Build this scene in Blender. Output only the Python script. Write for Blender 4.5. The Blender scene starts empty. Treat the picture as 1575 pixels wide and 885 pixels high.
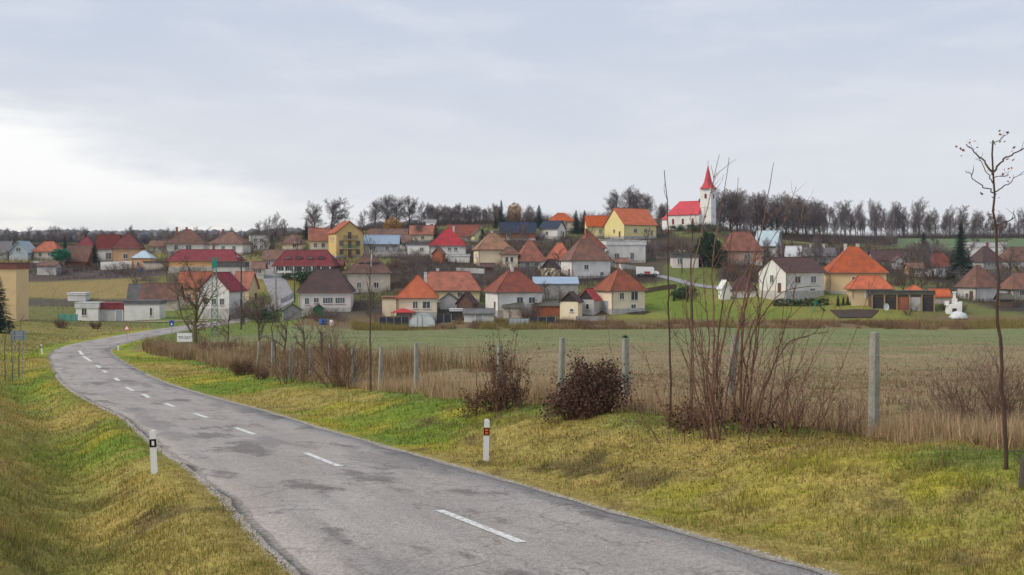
import bpy, math, random
import numpy as np
from mathutils import Vector, Matrix

# ------------------------------------------------------------------ camera, sky, sun, exposure
F, YH, CX = 1600.0, 400.0, 787.5          # focal length in photo pixels, horizon row, centre column
sc = bpy.context.scene
C = sc.collection
cam_d = bpy.data.cameras.new('camera'); cam = bpy.data.objects.new('camera', cam_d); C.objects.link(cam)
cam_d.sensor_width = 36.0; cam_d.lens = 36.0 * F / 1575.0
cam_d.shift_y = -(442.5 - YH) / 1575.0
cam_d.clip_start = 0.1; cam_d.clip_end = 20000
cam.location = (0, 0, 0); cam.rotation_euler = (math.radians(90), 0, 0)
sc.camera = cam

SUN_EL, SUN_AZ = math.radians(42), math.radians(-115)     # from the left, a little behind the viewer; azimuth from +Y towards +X
world = bpy.data.worlds.new('World'); sc.world = world; world.use_nodes = True
wn, wl = world.node_tree.nodes, world.node_tree.links
wn.clear()
def wnode(t, **kw):
    n = wn.new(t)
    for k, v in kw.items(): setattr(n, k, v)
    return n
def wmath(op, a, b=None, c=None, clamp=False):
    n = wnode('ShaderNodeMath', operation=op, use_clamp=clamp)
    for i, v in enumerate((a, b, c)):
        if v is None: continue
        if isinstance(v, (int, float)): n.inputs[i].default_value = v
        else: wl.new(v, n.inputs[i])
    return n.outputs[0]
def wmix(fac, a, b):
    n = wnode('ShaderNodeMix', data_type='RGBA')
    for i, v in ((0, fac), (6, a), (7, b)):
        if isinstance(v, tuple): n.inputs[i].default_value = (*v, 1)
        elif isinstance(v, (int, float)): n.inputs[i].default_value = v
        else: wl.new(v, n.inputs[i])
    return n.outputs[2]
def wsmooth(v, a, b):
    n = wnode('ShaderNodeMapRange', interpolation_type='SMOOTHSTEP'); wl.new(v, n.inputs[0])
    n.inputs[1].default_value = a; n.inputs[2].default_value = b; n.inputs[3].default_value = 0; n.inputs[4].default_value = 1
    return n.outputs[0]
tc = wnode('ShaderNodeTexCoord'); sx = wnode('ShaderNodeSeparateXYZ'); wl.new(tc.outputs['Generated'], sx.inputs[0])
dx, dy, dz = sx.outputs
az = wmath('ARCTAN2', dx, dy)
hyp = wmath('SQRT', wmath('ADD', wmath('MULTIPLY', dx, dx), wmath('MULTIPLY', dy, dy)))
el = wmath('DIVIDE', dz, wmath('MAXIMUM', hyp, 0.05))
sky = wnode('ShaderNodeTexSky', sky_type='NISHITA'); sky.sun_disc = False
sky.sun_elevation = SUN_EL; sky.sun_rotation = SUN_AZ; sky.dust_density = 3.0
skyc = wnode('ShaderNodeVectorMath', operation='SCALE'); wl.new(sky.outputs[0], skyc.inputs[0]); skyc.inputs['Scale'].default_value = 0.10
# cloud deck: drifting layers stretched along the horizon
mp = wnode('ShaderNodeCombineXYZ'); wl.new(wmath('MULTIPLY', az, 2.2), mp.inputs[0]); wl.new(wmath('MULTIPLY', el, 9.0), mp.inputs[1])
def wnoise(scale, detail, rough, off=0.0):
    n = wnode('ShaderNodeTexNoise'); n.inputs['Scale'].default_value = scale; n.inputs['Detail'].default_value = detail; n.inputs['Roughness'].default_value = rough
    v = wnode('ShaderNodeVectorMath', operation='ADD'); wl.new(mp.outputs[0], v.inputs[0]); v.inputs[1].default_value = (off, off * .7, off * .3); wl.new(v.outputs[0], n.inputs['Vector'])
    return n.outputs[0]
n1 = wnoise(1.3, 5, 0.55); n2 = wnoise(3.2, 6, 0.6, 4.1); n3 = wnoise(5.0, 7, 0.62, 9.3)
deck = wmix(wsmooth(wmath('ADD', el, wmath('MULTIPLY', wmath('SUBTRACT', n1, 0.5), 0.16)), 0.0, 0.24), (0.55, 0.555, 0.575), (0.40, 0.44, 0.515))
deck = wmix(wmath('MULTIPLY', wsmooth(n2, 0.42, 0.7), 0.35), deck, (0.555, 0.57, 0.605))
# the lighter opening low in the left of the view
edge = wmath('MINIMUM', wmath('SUBTRACT', 0.0, wmath('MULTIPLY', az, 0.288)), 0.21)
dd = wmath('ADD', wmath('SUBTRACT', edge, el), wmath('MULTIPLY', wmath('SUBTRACT', n2, 0.5), 0.085))
gap = wsmooth(dd, -0.020, 0.030)
gapc = wmix(wsmooth(wmath('ADD', el, wmath('MULTIPLY', wmath('SUBTRACT', n2, 0.5), 0.05)), 0.02, 0.075), (0.595, 0.59, 0.58), (0.70, 0.70, 0.69))
puff = wmath('MULTIPLY', wsmooth(n3, 0.5, 0.62), wmath('MULTIPLY', wsmooth(el, 0.052, 0.036), wsmooth(el, 0.004, 0.02)))
gapc = wmix(wmath('MULTIPLY', puff, 0.8), gapc, (0.74, 0.72, 0.68))
cl = wmix(gap, deck, gapc)
allsky = wmix(0.95, skyc.outputs[0], cl)
bg = wnode('ShaderNodeBackground'); wl.new(allsky, bg.inputs[0]); bg.inputs[1].default_value = 1.0
wo = wnode('ShaderNodeOutputWorld'); wl.new(bg.outputs[0], wo.inputs[0])

sun_d = bpy.data.lights.new('sun', 'SUN'); sun = bpy.data.objects.new('sun', sun_d); C.objects.link(sun)
sun_d.energy = 1.5; sun_d.angle = math.radians(25); sun_d.color = (1.0, 0.90, 0.76)
sv = Vector((math.sin(SUN_AZ) * math.cos(SUN_EL), math.cos(SUN_AZ) * math.cos(SUN_EL), math.sin(SUN_EL)))
sun.rotation_euler = sv.to_track_quat('Z', 'Y').to_euler(); sun.location = sv * 300
sc.view_settings.view_transform = 'Standard'; sc.view_settings.look = 'None'
sc.view_settings.exposure = 0.60; sc.view_settings.gamma = 1.0; sc.view_settings.use_curve_mapping = False
sc.render.engine = 'CYCLES'
sc.cycles.max_bounces = 5; sc.cycles.diffuse_bounces = 3; sc.cycles.glossy_bounces = 2; sc.cycles.volume_bounces = 0
sc.cycles.use_denoising = True

rnd = random.Random(7); rs = np.random.RandomState(11)

# ------------------------------------------------------------------ materials
MATS = {}
def mat(name, col, rough=0.85, col2=None, scale=1.0, lo=0.4, hi=0.65, bump=0.0, bscale=8.0, island=0.0, detail=6, courses=0.0, spec=0.2, coord='Object', metallic=0.0, objvar=0.0):
    if name in MATS: return MATS[name]
    m = bpy.data.materials.new(name); m.use_nodes = True; nt = m.node_tree; N, Lk = nt.nodes, nt.links
    b = N['Principled BSDF']; b.inputs['Roughness'].default_value = rough; b.inputs['Specular IOR Level'].default_value = spec
    b.inputs['Metallic'].default_value = metallic
    b.inputs['Base Color'].default_value = (*col, 1)
    t = N.new('ShaderNodeTexCoord'); src = t.outputs[coord]
    out = None
    if col2 is not None:
        n = N.new('ShaderNodeTexNoise'); n.inputs['Scale'].default_value = scale; n.inputs['Detail'].default_value = detail; n.inputs['Roughness'].default_value = 0.65
        Lk.new(src, n.inputs['Vector'])
        r = N.new('ShaderNodeMapRange'); r.inputs[1].default_value = lo; r.inputs[2].default_value = hi; Lk.new(n.outputs[0], r.inputs[0])
        mx = N.new('ShaderNodeMix'); mx.data_type = 'RGBA'; mx.inputs[6].default_value = (*col, 1); mx.inputs[7].default_value = (*col2, 1)
        Lk.new(r.outputs[0], mx.inputs[0]); out = mx.outputs[2]
    if courses:                                              # tile courses: fine horizontal relief on roofs
        w = N.new('ShaderNodeTexWave'); w.wave_type = 'BANDS'; w.bands_direction = 'Z'; w.wave_profile = 'SAW'; w.inputs['Scale'].default_value = courses; w.inputs['Distortion'].default_value = 0.3
        Lk.new(src, w.inputs['Vector'])
        bp = N.new('ShaderNodeBump'); bp.inputs['Strength'].default_value = 0.5; bp.inputs['Distance'].default_value = 0.04
        Lk.new(w.outputs['Fac'], bp.inputs['Height']); Lk.new(bp.outputs[0], b.inputs['Normal'])
    elif bump:
        n = N.new('ShaderNodeTexNoise'); n.inputs['Scale'].default_value = bscale; n.inputs['Detail'].default_value = 5; Lk.new(src, n.inputs['Vector'])
        bp = N.new('ShaderNodeBump'); bp.inputs['Strength'].default_value = bump; bp.inputs['Distance'].default_value = 0.05
        Lk.new(n.outputs[0], bp.inputs['Height']); Lk.new(bp.outputs[0], b.inputs['Normal'])
    if island:
        g = N.new('ShaderNodeNewGeometry'); hs = N.new('ShaderNodeHueSaturation')
        mr = N.new('ShaderNodeMapRange'); mr.inputs[3].default_value = 1 - island; mr.inputs[4].default_value = 1 + island
        Lk.new(g.outputs['Random Per Island'], mr.inputs[0]); Lk.new(mr.outputs[0], hs.inputs['Value'])
        if out is not None: Lk.new(out, hs.inputs['Color'])
        else: hs.inputs['Color'].default_value = (*col, 1)
        out = hs.outputs[0]
    if objvar:                                               # every building weathers a little differently
        if courses:
            n = N.new('ShaderNodeTexNoise'); n.inputs['Scale'].default_value = .35; n.inputs['Detail'].default_value = 9; n.inputs['Roughness'].default_value = .75
            oi = N.new('ShaderNodeObjectInfo'); va = N.new('ShaderNodeVectorMath'); va.operation = 'ADD'; Lk.new(src, va.inputs[0]); Lk.new(oi.outputs['Location'], va.inputs[1]); Lk.new(va.outputs[0], n.inputs['Vector'])
            r = N.new('ShaderNodeMapRange'); r.inputs[1].default_value = .5; r.inputs[2].default_value = .68; r.inputs[4].default_value = .6; Lk.new(n.outputs[0], r.inputs[0])
            mx = N.new('ShaderNodeMix'); mx.data_type = 'RGBA'; Lk.new(r.outputs[0], mx.inputs[0]); mx.inputs[7].default_value = (col[0]*.42, col[1]*.62+.01, col[2]*.6+.012, 1)
            if out is not None: Lk.new(out, mx.inputs[6])
            else: mx.inputs[6].default_value = (*col, 1)
            out = mx.outputs[2]
        oi = N.new('ShaderNodeObjectInfo'); hs = N.new('ShaderNodeHueSaturation'); mr = N.new('ShaderNodeMapRange'); mr.inputs[3].default_value = 1-objvar; mr.inputs[4].default_value = 1+objvar*.6
        Lk.new(oi.outputs['Random'], mr.inputs[0]); Lk.new(mr.outputs[0], hs.inputs['Value']); mr2 = N.new('ShaderNodeMapRange'); mr2.inputs[3].default_value = .88; mr2.inputs[4].default_value = 1.06
        wn_ = N.new('ShaderNodeTexWhiteNoise'); wn_.noise_dimensions = '1D'; Lk.new(oi.outputs['Random'], wn_.inputs['W']); Lk.new(wn_.outputs['Value'], mr2.inputs[0]); Lk.new(mr2.outputs[0], hs.inputs['Saturation'])
        if out is not None: Lk.new(out, hs.inputs['Color'])
        else: hs.inputs['Color'].default_value = (*col, 1)
        out = hs.outputs[0]
    if out is not None: Lk.new(out, b.inputs['Base Color'])
    MATS[name] = m; return m
def attr_mat(name, rough=0.95, bump=0.4, bscale=6.0, nscale=3.0, amt=0.3, island=0.0, translucent=0.0):
    m = bpy.data.materials.new(name); m.use_nodes = True; nt = m.node_tree; N, Lk = nt.nodes, nt.links
    b = N['Principled BSDF']; b.inputs['Roughness'].default_value = rough; b.inputs['Specular IOR Level'].default_value = 0.1
    a = N.new('ShaderNodeAttribute'); a.attribute_name = 'col'
    t = N.new('ShaderNodeTexCoord')
    n = N.new('ShaderNodeTexNoise'); n.inputs['Scale'].default_value = nscale; n.inputs['Detail'].default_value = 8; n.inputs['Roughness'].default_value = 0.7; Lk.new(t.outputs['Object'], n.inputs['Vector'])
    mr = N.new('ShaderNodeMapRange'); mr.inputs[1].default_value = .3; mr.inputs[2].default_value = .7; mr.inputs[3].default_value = 1 - amt; mr.inputs[4].default_value = 1 + amt; Lk.new(n.outputs[0], mr.inputs[0])
    hs = N.new('ShaderNodeHueSaturation'); Lk.new(a.outputs['Color'], hs.inputs['Color']); Lk.new(mr.outputs[0], hs.inputs['Value'])
    if island:
        g = N.new('ShaderNodeNewGeometry'); mr2 = N.new('ShaderNodeMapRange'); mr2.inputs[3].default_value = 1 - island; mr2.inputs[4].default_value = 1 + island
        Lk.new(g.outputs['Random Per Island'], mr2.inputs[0]); Lk.new(mr2.outputs[0], hs.inputs['Value'])
    Lk.new(hs.outputs[0], b.inputs['Base Color'])
    if bump:
        n2_ = N.new('ShaderNodeTexNoise'); n2_.inputs['Scale'].default_value = bscale; n2_.inputs['Detail'].default_value = 6; Lk.new(t.outputs['Object'], n2_.inputs['Vector'])
        bp = N.new('ShaderNodeBump'); bp.inputs['Strength'].default_value = bump; bp.inputs['Distance'].default_value = 0.08
        Lk.new(n2_.outputs[0], bp.inputs['Height']); Lk.new(bp.outputs[0], b.inputs['Normal'])
    if translucent:
        tr = N.new('ShaderNodeBsdfTranslucent'); Lk.new(hs.outputs[0], tr.inputs['Color'])
        ms = N.new('ShaderNodeMixShader'); ms.inputs[0].default_value = translucent
        Lk.new(b.outputs[0], ms.inputs[1]); Lk.new(tr.outputs[0], ms.inputs[2]); Lk.new(ms.outputs[0], N['Material Output'].inputs[0])
    MATS[name] = m; return m

# walls
W = dict(
 white=mat('plaster_white', (0.80, 0.79, 0.76), col2=(0.60, 0.58, 0.54), scale=.45, lo=.45, hi=.75, objvar=.14),
 pinkwhite=mat('plaster_pinkish_white', (0.78, 0.70, 0.68), col2=(0.66, 0.59, 0.57), scale=.5, lo=.45, hi=.75, objvar=.14),
 cream=mat('plaster_cream', (0.80, 0.69, 0.50), col2=(0.68, 0.58, 0.42), scale=.5, lo=.45, hi=.75, objvar=.14),
 beige=mat('plaster_beige', (0.60, 0.52, 0.43), col2=(0.46, 0.40, 0.34), scale=.6, objvar=.14),
 tan=mat('plaster_tan', (0.70, 0.52, 0.30), col2=(0.60, 0.44, 0.26), scale=.5, lo=.45, hi=.75, objvar=.14),
 yellow=mat('plaster_yellow', (0.76, 0.52, 0.17), col2=(0.64, 0.43, 0.15), scale=.5, lo=.45, hi=.75, objvar=.14),
 paleyellow=mat('plaster_pale_yellow', (0.76, 0.66, 0.32), col2=(0.64, 0.55, 0.27), scale=.5, lo=.45, hi=.75, objvar=.14),
 grey=mat('plaster_grey', (0.40, 0.39, 0.38), col2=(0.30, 0.29, 0.28), scale=.7, objvar=.14),
 palegrey=mat('plaster_pale_grey', (0.58, 0.57, 0.55), col2=(0.46, 0.45, 0.43), scale=.6, objvar=.14),
 orange=mat('plaster_apricot', (0.72, 0.42, 0.20), col2=(0.62, 0.36, 0.18), scale=.5, objvar=.14),
 pink=mat('plaster_dusty_pink', (0.50, 0.32, 0.24), col2=(0.42, 0.26, 0.20), scale=.5, objvar=.14),
 brick=mat('brick_red', (0.38, 0.13, 0.07), col2=(0.28, 0.10, 0.06), scale=1.5),
 brown=mat('boards_brown', (0.16, 0.10, 0.07), col2=(0.10, 0.07, 0.055), scale=2),
 dark=mat('boards_dark', (0.06, 0.055, 0.055), col2=(0.04, 0.036, 0.036), scale=2),
 blueish=mat('plaster_pale_blue', (0.50, 0.58, 0.62), col2=(0.42, 0.49, 0.53), scale=.6, objvar=.14),
 green=mat('boards_green', (0.05, 0.22, 0.12), col2=(0.04, 0.16, 0.09), scale=2),
)
def roofm(n, a, b, courses=1.6, rough=.8, sc_=.7, spec=.2): return mat('roof_' + n, a, rough, col2=b, scale=sc_, lo=.38, hi=.62, courses=courses, spec=spec, objvar=.24)
R = dict(
 orange=roofm('orange', (0.54, 0.125, 0.045), (0.38, 0.095, 0.045)),
 terra=roofm('terracotta', (0.37, 0.125, 0.075), (0.23, 0.085, 0.062)),
 redbrown=roofm('red_brown', (0.27, 0.085, 0.06), (0.16, 0.062, 0.05)),
 oldbrown=roofm('weathered_brown', (0.25, 0.125, 0.09), (0.14, 0.082, 0.07)),
 mauve=roofm('mauve_red', (0.21, 0.05, 0.055), (0.15, 0.04, 0.045)),
 crimson=roofm('crimson', (0.29, 0.034, 0.05), (0.20, 0.028, 0.042)),
 red=roofm('bright_red', (0.50, 0.045, 0.055), (0.38, 0.035, 0.045)),
 church=roofm('church_red', (0.60, 0.055, 0.075), (0.47, 0.045, 0.06), rough=.55),
 maroon=roofm('maroon', (0.20, 0.045, 0.04), (0.14, 0.035, 0.035)),
 darkbrown=roofm('dark_brown', (0.105, 0.058, 0.058), (0.08, 0.048, 0.048)),
 tan=roofm('tan', (0.40, 0.22, 0.13), (0.25, 0.14, 0.095)),
 grey=roofm('grey', (0.17, 0.165, 0.17), (0.12, 0.115, 0.12)),
 navy=roofm('navy', (0.035, 0.05, 0.09), (0.03, 0.04, 0.07)),
 blue=roofm('sheet_blue', (0.30, 0.40, 0.52), (0.25, 0.34, 0.46), courses=0.0, rough=.4),
 paleblue=roofm('sheet_pale_blue', (0.40, 0.50, 0.56), (0.34, 0.43, 0.49), courses=0.0, rough=.4),
 metal=roofm('bare_metal', (0.62, 0.64, 0.66), (0.5, 0.52, 0.54), courses=0.0, rough=.35),
 white=roofm('flat_white', (0.70, 0.70, 0.70), (0.55, 0.55, 0.55), courses=0.0),
 moss=roofm('mossy', (0.13, 0.12, 0.10), (0.09, 0.085, 0.07)),
)
M_FRAME = mat('window_frame_white', (0.75, 0.75, 0.73), .5)
M_FRAMEB = mat('window_frame_brown', (0.16, 0.08, 0.05), .5)
M_PANE = mat('window_glass', (0.05, 0.055, 0.065), .12, col2=(0.16, 0.165, 0.17), scale=1.6, spec=.5, objvar=.7)
M_CHIM = mat('chimney_white', (0.66, 0.63, 0.60), .9, col2=(.5, .47, .45), scale=2)
M_CHIMB = mat('chimney_brick', (0.30, 0.11, 0.07), .9, col2=(.22, .09, .06), scale=3)
M_GUT = mat('gutter_metal', (0.22, 0.15, 0.13), .5)
M_PLINTH = mat('plinth_grey', (0.50, 0.48, 0.45), .9, col2=(.38, .36, .34), scale=1)
M_DOOR = mat('door_brown', (0.14, 0.07, 0.04), .6)
M_DOORG = mat('door_grey', (0.33, 0.35, 0.38), .6)
M_BARK = mat('bark_grey', (0.105, 0.085, 0.075), .95, col2=(.07, .058, .052), scale=3)
M_TWIG = mat('twigs_grey', (0.18, 0.148, 0.146), .95, island=.3)
M_TWIGB = mat('twigs_brown', (0.155, 0.10, 0.075), .95, island=.35)
M_SAP = mat('bark_sapling', (.085,.052,.040), .9, col2=(.06,.042,.034), scale=6)
M_TWIGR = mat('twigs_reddish', (0.18, 0.10, 0.07), .85, island=.35, col2=(.10, .055, .04), scale=4)
M_NEEDLE = mat('needles_dark', (0.020, 0.045, 0.034), .9, island=.45)
M_NEEDLEG = mat('needles_green', (0.035, 0.07, 0.035), .9, island=.45)
M_GOLD = mat('leaves_golden', (0.36, 0.19, 0.035), .9, island=.35)
M_TEAL = mat('leaves_emerald', (0.015, 0.20, 0.11), .8, island=.4)
M_DEAD = mat('leaves_dead_brown', (0.125, 0.070, 0.045), .95, island=.55)
M_DEADD = mat('leaves_dead_dark', (0.085, 0.050, 0.038), .95, island=.75)
M_CONC = mat('concrete_post', (0.34, 0.33, 0.29), .95, col2=(.24, .24, .19), scale=5, bump=.5, bscale=30)
M_POLE = mat('pole_wood', (0.10, 0.075, 0.06), .95, col2=(.07, .055, .045), scale=4)
M_WHITEP = mat('paint_white', (0.80, 0.81, 0.82), .45, col2=(.70, .71, .71), scale=9, lo=.5, hi=.8)
M_BLACK = mat('plastic_black', (0.012, 0.012, 0.014), .4)
M_REFW = mat('reflector_white', (0.85, 0.85, 0.85), .2, spec=.6)
M_REFO = mat('reflector_orange', (0.80, 0.12, 0.02), .25, spec=.6)
M_STEEL = mat('steel_grey', (0.30, 0.31, 0.32), .5, metallic=.3)
M_SIGNBACK = mat('sign_back_grey_blue', (0.20, 0.25, 0.31), .5, col2=(.16, .2, .26), scale=3)
M_SIGNR = mat('sign_red', (0.55, 0.03, 0.03), .4)
M_SIGNB = mat('sign_blue', (0.03, 0.07, 0.42), .4)
M_LATT = mat('lattice_green', (0.10, 0.20, 0.16), .6, col2=(.22, .28, .26), scale=1.2)
M_CLEAR = mat('poly_sheet', (0.62, 0.66, 0.66), .35, col2=(.5, .55, .55), scale=1)
M_GREENP = mat('plastic_green', (0.02, 0.30, 0.24), .4)
M_BLUEP = mat('plastic_blue', (0.06, 0.14, 0.40), .4)
M_REDP = mat('paint_red', (0.45, 0.05, 0.05), .6)
M_TARP = mat('tarp_dark', (0.035, 0.04, 0.05), .7)
M_TYRE = mat('rubber', (0.02, 0.02, 0.02), .9)
M_WOODL = mat('wood_pale', (0.38, 0.27, 0.15), .9)

# ------------------------------------------------------------------ mesh helpers
class MB:
    def __init__(s): s.v = []; s.f = []
    def quadbox(s, x0, x1, y0, y1, z0, z1):
        n = len(s.v)
        s.v += [(x0,y0,z0),(x1,y0,z0),(x1,y1,z0),(x0,y1,z0),(x0,y0,z1),(x1,y0,z1),(x1,y1,z1),(x0,y1,z1)]
        s.f += [(n,n+3,n+2,n+1),(n+4,n+5,n+6,n+7),(n,n+1,n+5,n+4),(n+1,n+2,n+6,n+5),(n+2,n+3,n+7,n+6),(n+3,n,n+4,n+7)]
        return s
    def poly(s, verts, faces):
        n = len(s.v); s.v += [tuple(v) for v in verts]; s.f += [tuple(i + n for i in fc) for fc in faces]; return s
    def tube(s, pts, rad, sides=5, cap=True):
        n0 = len(s.v); k = len(pts)
        P = [Vector(p) for p in pts]
        up = Vector((0.31, 0.17, 0.93))
        for i, p in enumerate(P):
            t = (P[min(i + 1, k - 1)] - P[max(i - 1, 0)])
            if t.length < 1e-7: t = Vector((0, 0, 1))
            t.normalize()
            a = t.cross(up if abs(t.dot(up)) < .95 else Vector((1, 0, 0))); a.normalize(); b = t.cross(a)
            r = rad[i] if hasattr(rad, '__len__') else rad
            for j in range(sides):
                q = 2 * math.pi * j / sides
                s.v.append(tuple(p + a * (r * math.cos(q)) + b * (r * math.sin(q))))
        for i in range(k - 1):
            for j in range(sides):
                j2 = (j + 1) % sides
                s.f.append((n0 + i*sides + j, n0 + i*sides + j2, n0 + (i+1)*sides + j2, n0 + (i+1)*sides + j))
        if cap:
            s.f.append(tuple(n0 + (k-1)*sides + j for j in range(sides)))
            s.f.append(tuple(n0 + j for j in reversed(range(sides))))
        return s
    def lathe(s, prof, sides=12, cx=0, cy=0):
        n0 = len(s.v); k = len(prof)
        for r, z in prof:
            for j in range(sides):
                q = 2*math.pi*j/sides; s.v.append((cx + r*math.cos(q), cy + r*math.sin(q), z))
        for i in range(k-1):
            for j in range(sides):
                j2 = (j+1) % sides
                s.f.append((n0+i*sides+j, n0+i*sides+j2, n0+(i+1)*sides+j2, n0+(i+1)*sides+j))
        s.f.append(tuple(n0+(k-1)*sides+j for j in range(sides))); s.f.append(tuple(n0+j for j in reversed(range(sides))))
        return s
    def mesh(s, name, m=None, smooth=False):
        me = bpy.data.meshes.new(name); me.from_pydata(s.v, [], s.f); me.update()
        if m: me.materials.append(m)
        if smooth: me.polygons.foreach_set('use_smooth', [True]*len(me.polygons))
        return me
    def build(s, name, m, parent=None, smooth=False): return link(name, s.mesh(name, m, smooth), parent)
def link(name, me, parent=None, loc=None, rz=0.0, scale=None):
    o = bpy.data.objects.new(name, me); C.objects.link(o)
    if parent is not None: o.parent = parent
    if loc is not None: o.location = loc
    if rz: o.rotation_euler = (0, 0, rz)
    if scale is not None: o.scale = (scale,)*3 if isinstance(scale, (int, float)) else scale
    return o
def tag(o, label, cat, group=None, kind=None):
    o['label'] = label; o['category'] = cat
    if group: o['group'] = group
    if kind: o['kind'] = kind
    return o
def thing(name, label, cat, loc, rz=0.0, group=None, scale=None):
    return tag(link(name, None, None, loc, rz, scale), label, cat, group)
def np_mesh(name, V, T, m, cols=None, per=3):
    me = bpy.data.meshes.new(name); nv, nt_ = len(V), len(T)
    me.vertices.add(nv); me.vertices.foreach_set('co', np.ascontiguousarray(V, np.float32).ravel())
    me.loops.add(nt_*per); me.loops.foreach_set('vertex_index', np.ascontiguousarray(T, np.int32).ravel())
    me.polygons.add(nt_); me.polygons.foreach_set('loop_start', np.arange(0, nt_*per, per, dtype=np.int32))
    try: me.polygons.foreach_set('loop_total', np.full(nt_, per, np.int32))
    except Exception: pass
    me.update(calc_edges=True)
    if cols is not None:
        a = me.color_attributes.new('col', 'FLOAT_COLOR', 'POINT')
        c4 = np.ones((nv, 4), np.float32); c4[:, :3] = cols; a.data.foreach_set('color', c4.ravel())
    me.materials.append(m); return me

# ------------------------------------------------------------------ value noise
_P = np.random.RandomState(3).rand(256, 256)
def vnoise(x, y, s):
    x = np.asarray(x) / s + 1000.3; y = np.asarray(y) / s + 1000.7
    i = np.floor(x).astype(int); j = np.floor(y).astype(int); fx = x - i; fy = y - j
    fx = fx*fx*(3-2*fx); fy = fy*fy*(3-2*fy)
    a = _P[i & 255, j & 255]; b = _P[(i+1) & 255, j & 255]; c = _P[i & 255, (j+1) & 255]; d = _P[(i+1) & 255, (j+1) & 255]
    return (a*(1-fx)+b*fx)*(1-fy) + (c*(1-fx)+d*fx)*fy
def fnoise(x, y, s): return (vnoise(x, y, s) + .5*vnoise(x, y, s*.47) + .25*vnoise(x, y, s*.21)) / 1.75
def sstep(v, a, b):
    t = np.clip((v-a)/(b-a), 0, 1); return t*t*(3-2*t)

# ------------------------------------------------------------------ road line and terrain
ZY = np.array([-60, 0, 12.5, 25, 45, 70, 110, 150, 200, 230.]); ZZ = np.array([2.6, -2.6, -3.8, -5.0, -6.6, -8.1, -9.8, -11.1, -11.8, -11.0])
_yy = np.linspace(-60, 230, 1161); _zz = np.interp(_yy, ZY, ZZ)
_k = np.hanning(61); _k /= _k.sum(); _zs = np.convolve(np.pad(_zz, 30, mode='edge'), _k, 'valid')
_zs[:160] = _zz[:160]
def zr(y): return np.interp(y, _yy, _zs)
RE = np.array([(3.9,12.6),(1.75,17.6),(0,22.1),(-1.6,25.9),(-3.7,30.2),(-6.9,37),(-10.6,45.2),(-15.4,53.8),(-22.8,68.0),(-32,87.2),(-41.5,108),(-46.2,121),(-49.2,134)])
def norms(P):
    t = np.gradient(P, axis=0); t /= np.linalg.norm(t, axis=1)[:, None]; return np.stack([t[:,1], -t[:,0]], 1)     # to the right of travel
CL = RE - norms(RE)*3.0
d0 = (CL[0]-CL[2]); d0 /= np.linalg.norm(d0)
CL = np.vstack([CL[0] + d0*60, CL[0] + d0*40, CL[0] + d0*20, CL[0] + d0*9, CL, [(-54.6,149),(-55.3,162),(-55.0,180),(-54.0,198),(-51.5,214)]])
def catmull(P, step):
    out = []
    for i in range(len(P)-1):
        p0, p1, p2, p3 = P[max(i-1,0)], P[i], P[i+1], P[min(i+2,len(P)-1)]
        n = max(2, int(np.linalg.norm(p2-p1)/step))
        for k in range(n):
            t = k/n
            out.append(.5*((2*p1) + (p2-p0)*t + (2*p0-5*p1+4*p2-p3)*t*t + (3*p1-p0-3*p2+p3)*t**3))
    out.append(P[-1]); return np.array(out)
CLF = catmull(CL, 0.8)
_k = np.hanning(17); _k /= _k.sum()
CLF = np.stack([np.convolve(np.pad(CLF[:, i], 8, mode='edge'), _k, 'valid') for i in range(2)], 1)
CLN = norms(CLF)
CLS = np.concatenate([[0], np.cumsum(np.linalg.norm(np.diff(CLF, axis=0), axis=1))])
_A = CLF[:-1:3]; _B = np.vstack([CLF[3::3], CLF[-1:]])[:len(_A)]
def sdist(x, y):
    """signed distance to the road's centre line (right positive)"""
    x = np.asarray(x, float).ravel(); y = np.asarray(y, float).ravel(); out = np.empty(len(x))
    D = _B-_A; L2 = (D**2).sum(1)
    for c in range(0, len(x), 20000):
        px = x[c:c+20000, None]-_A[None,:,0]; py = y[c:c+20000, None]-_A[None,:,1]
        t = np.clip((px*D[:,0]+py*D[:,1])/L2, 0, 1)
        ex = px-t*D[:,0]; ey = py-t*D[:,1]; q = ex*ex+ey*ey; i = q.argmin(1); r = np.arange(len(i))
        cr = D[i,0]*ey[r,i]-D[i,1]*ex[r,i]
        out[c:c+20000] = np.sqrt(q[r,i])*np.where(cr > 0, -1, 1)
    return out
CTRL = []
def ctl(px, py, d): CTRL.append(((px-CX)*d/F, d, (YH-py)*d/F))
def ctw(x, y, z): CTRL.append((x, y, z))

# houses: name, label, left, right, base, eave, apex (photo pixels), depth, options
H = []
def hs(label, L, R_, base, eave, apex, d, roof, wall, rm, name='house', cat='house', yaw=0.0, ratio=.8, ctrl=True, **kw):
    H.append(dict(label=label, L=L, R=R_, base=base, eave=eave, apex=apex, d=d, roof=roof, wall=wall, rm=rm, name=name, cat=cat, yaw=yaw, ratio=ratio, kw=kw))
    if ctrl: ctl((L+R_)/2, base, d)
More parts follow.
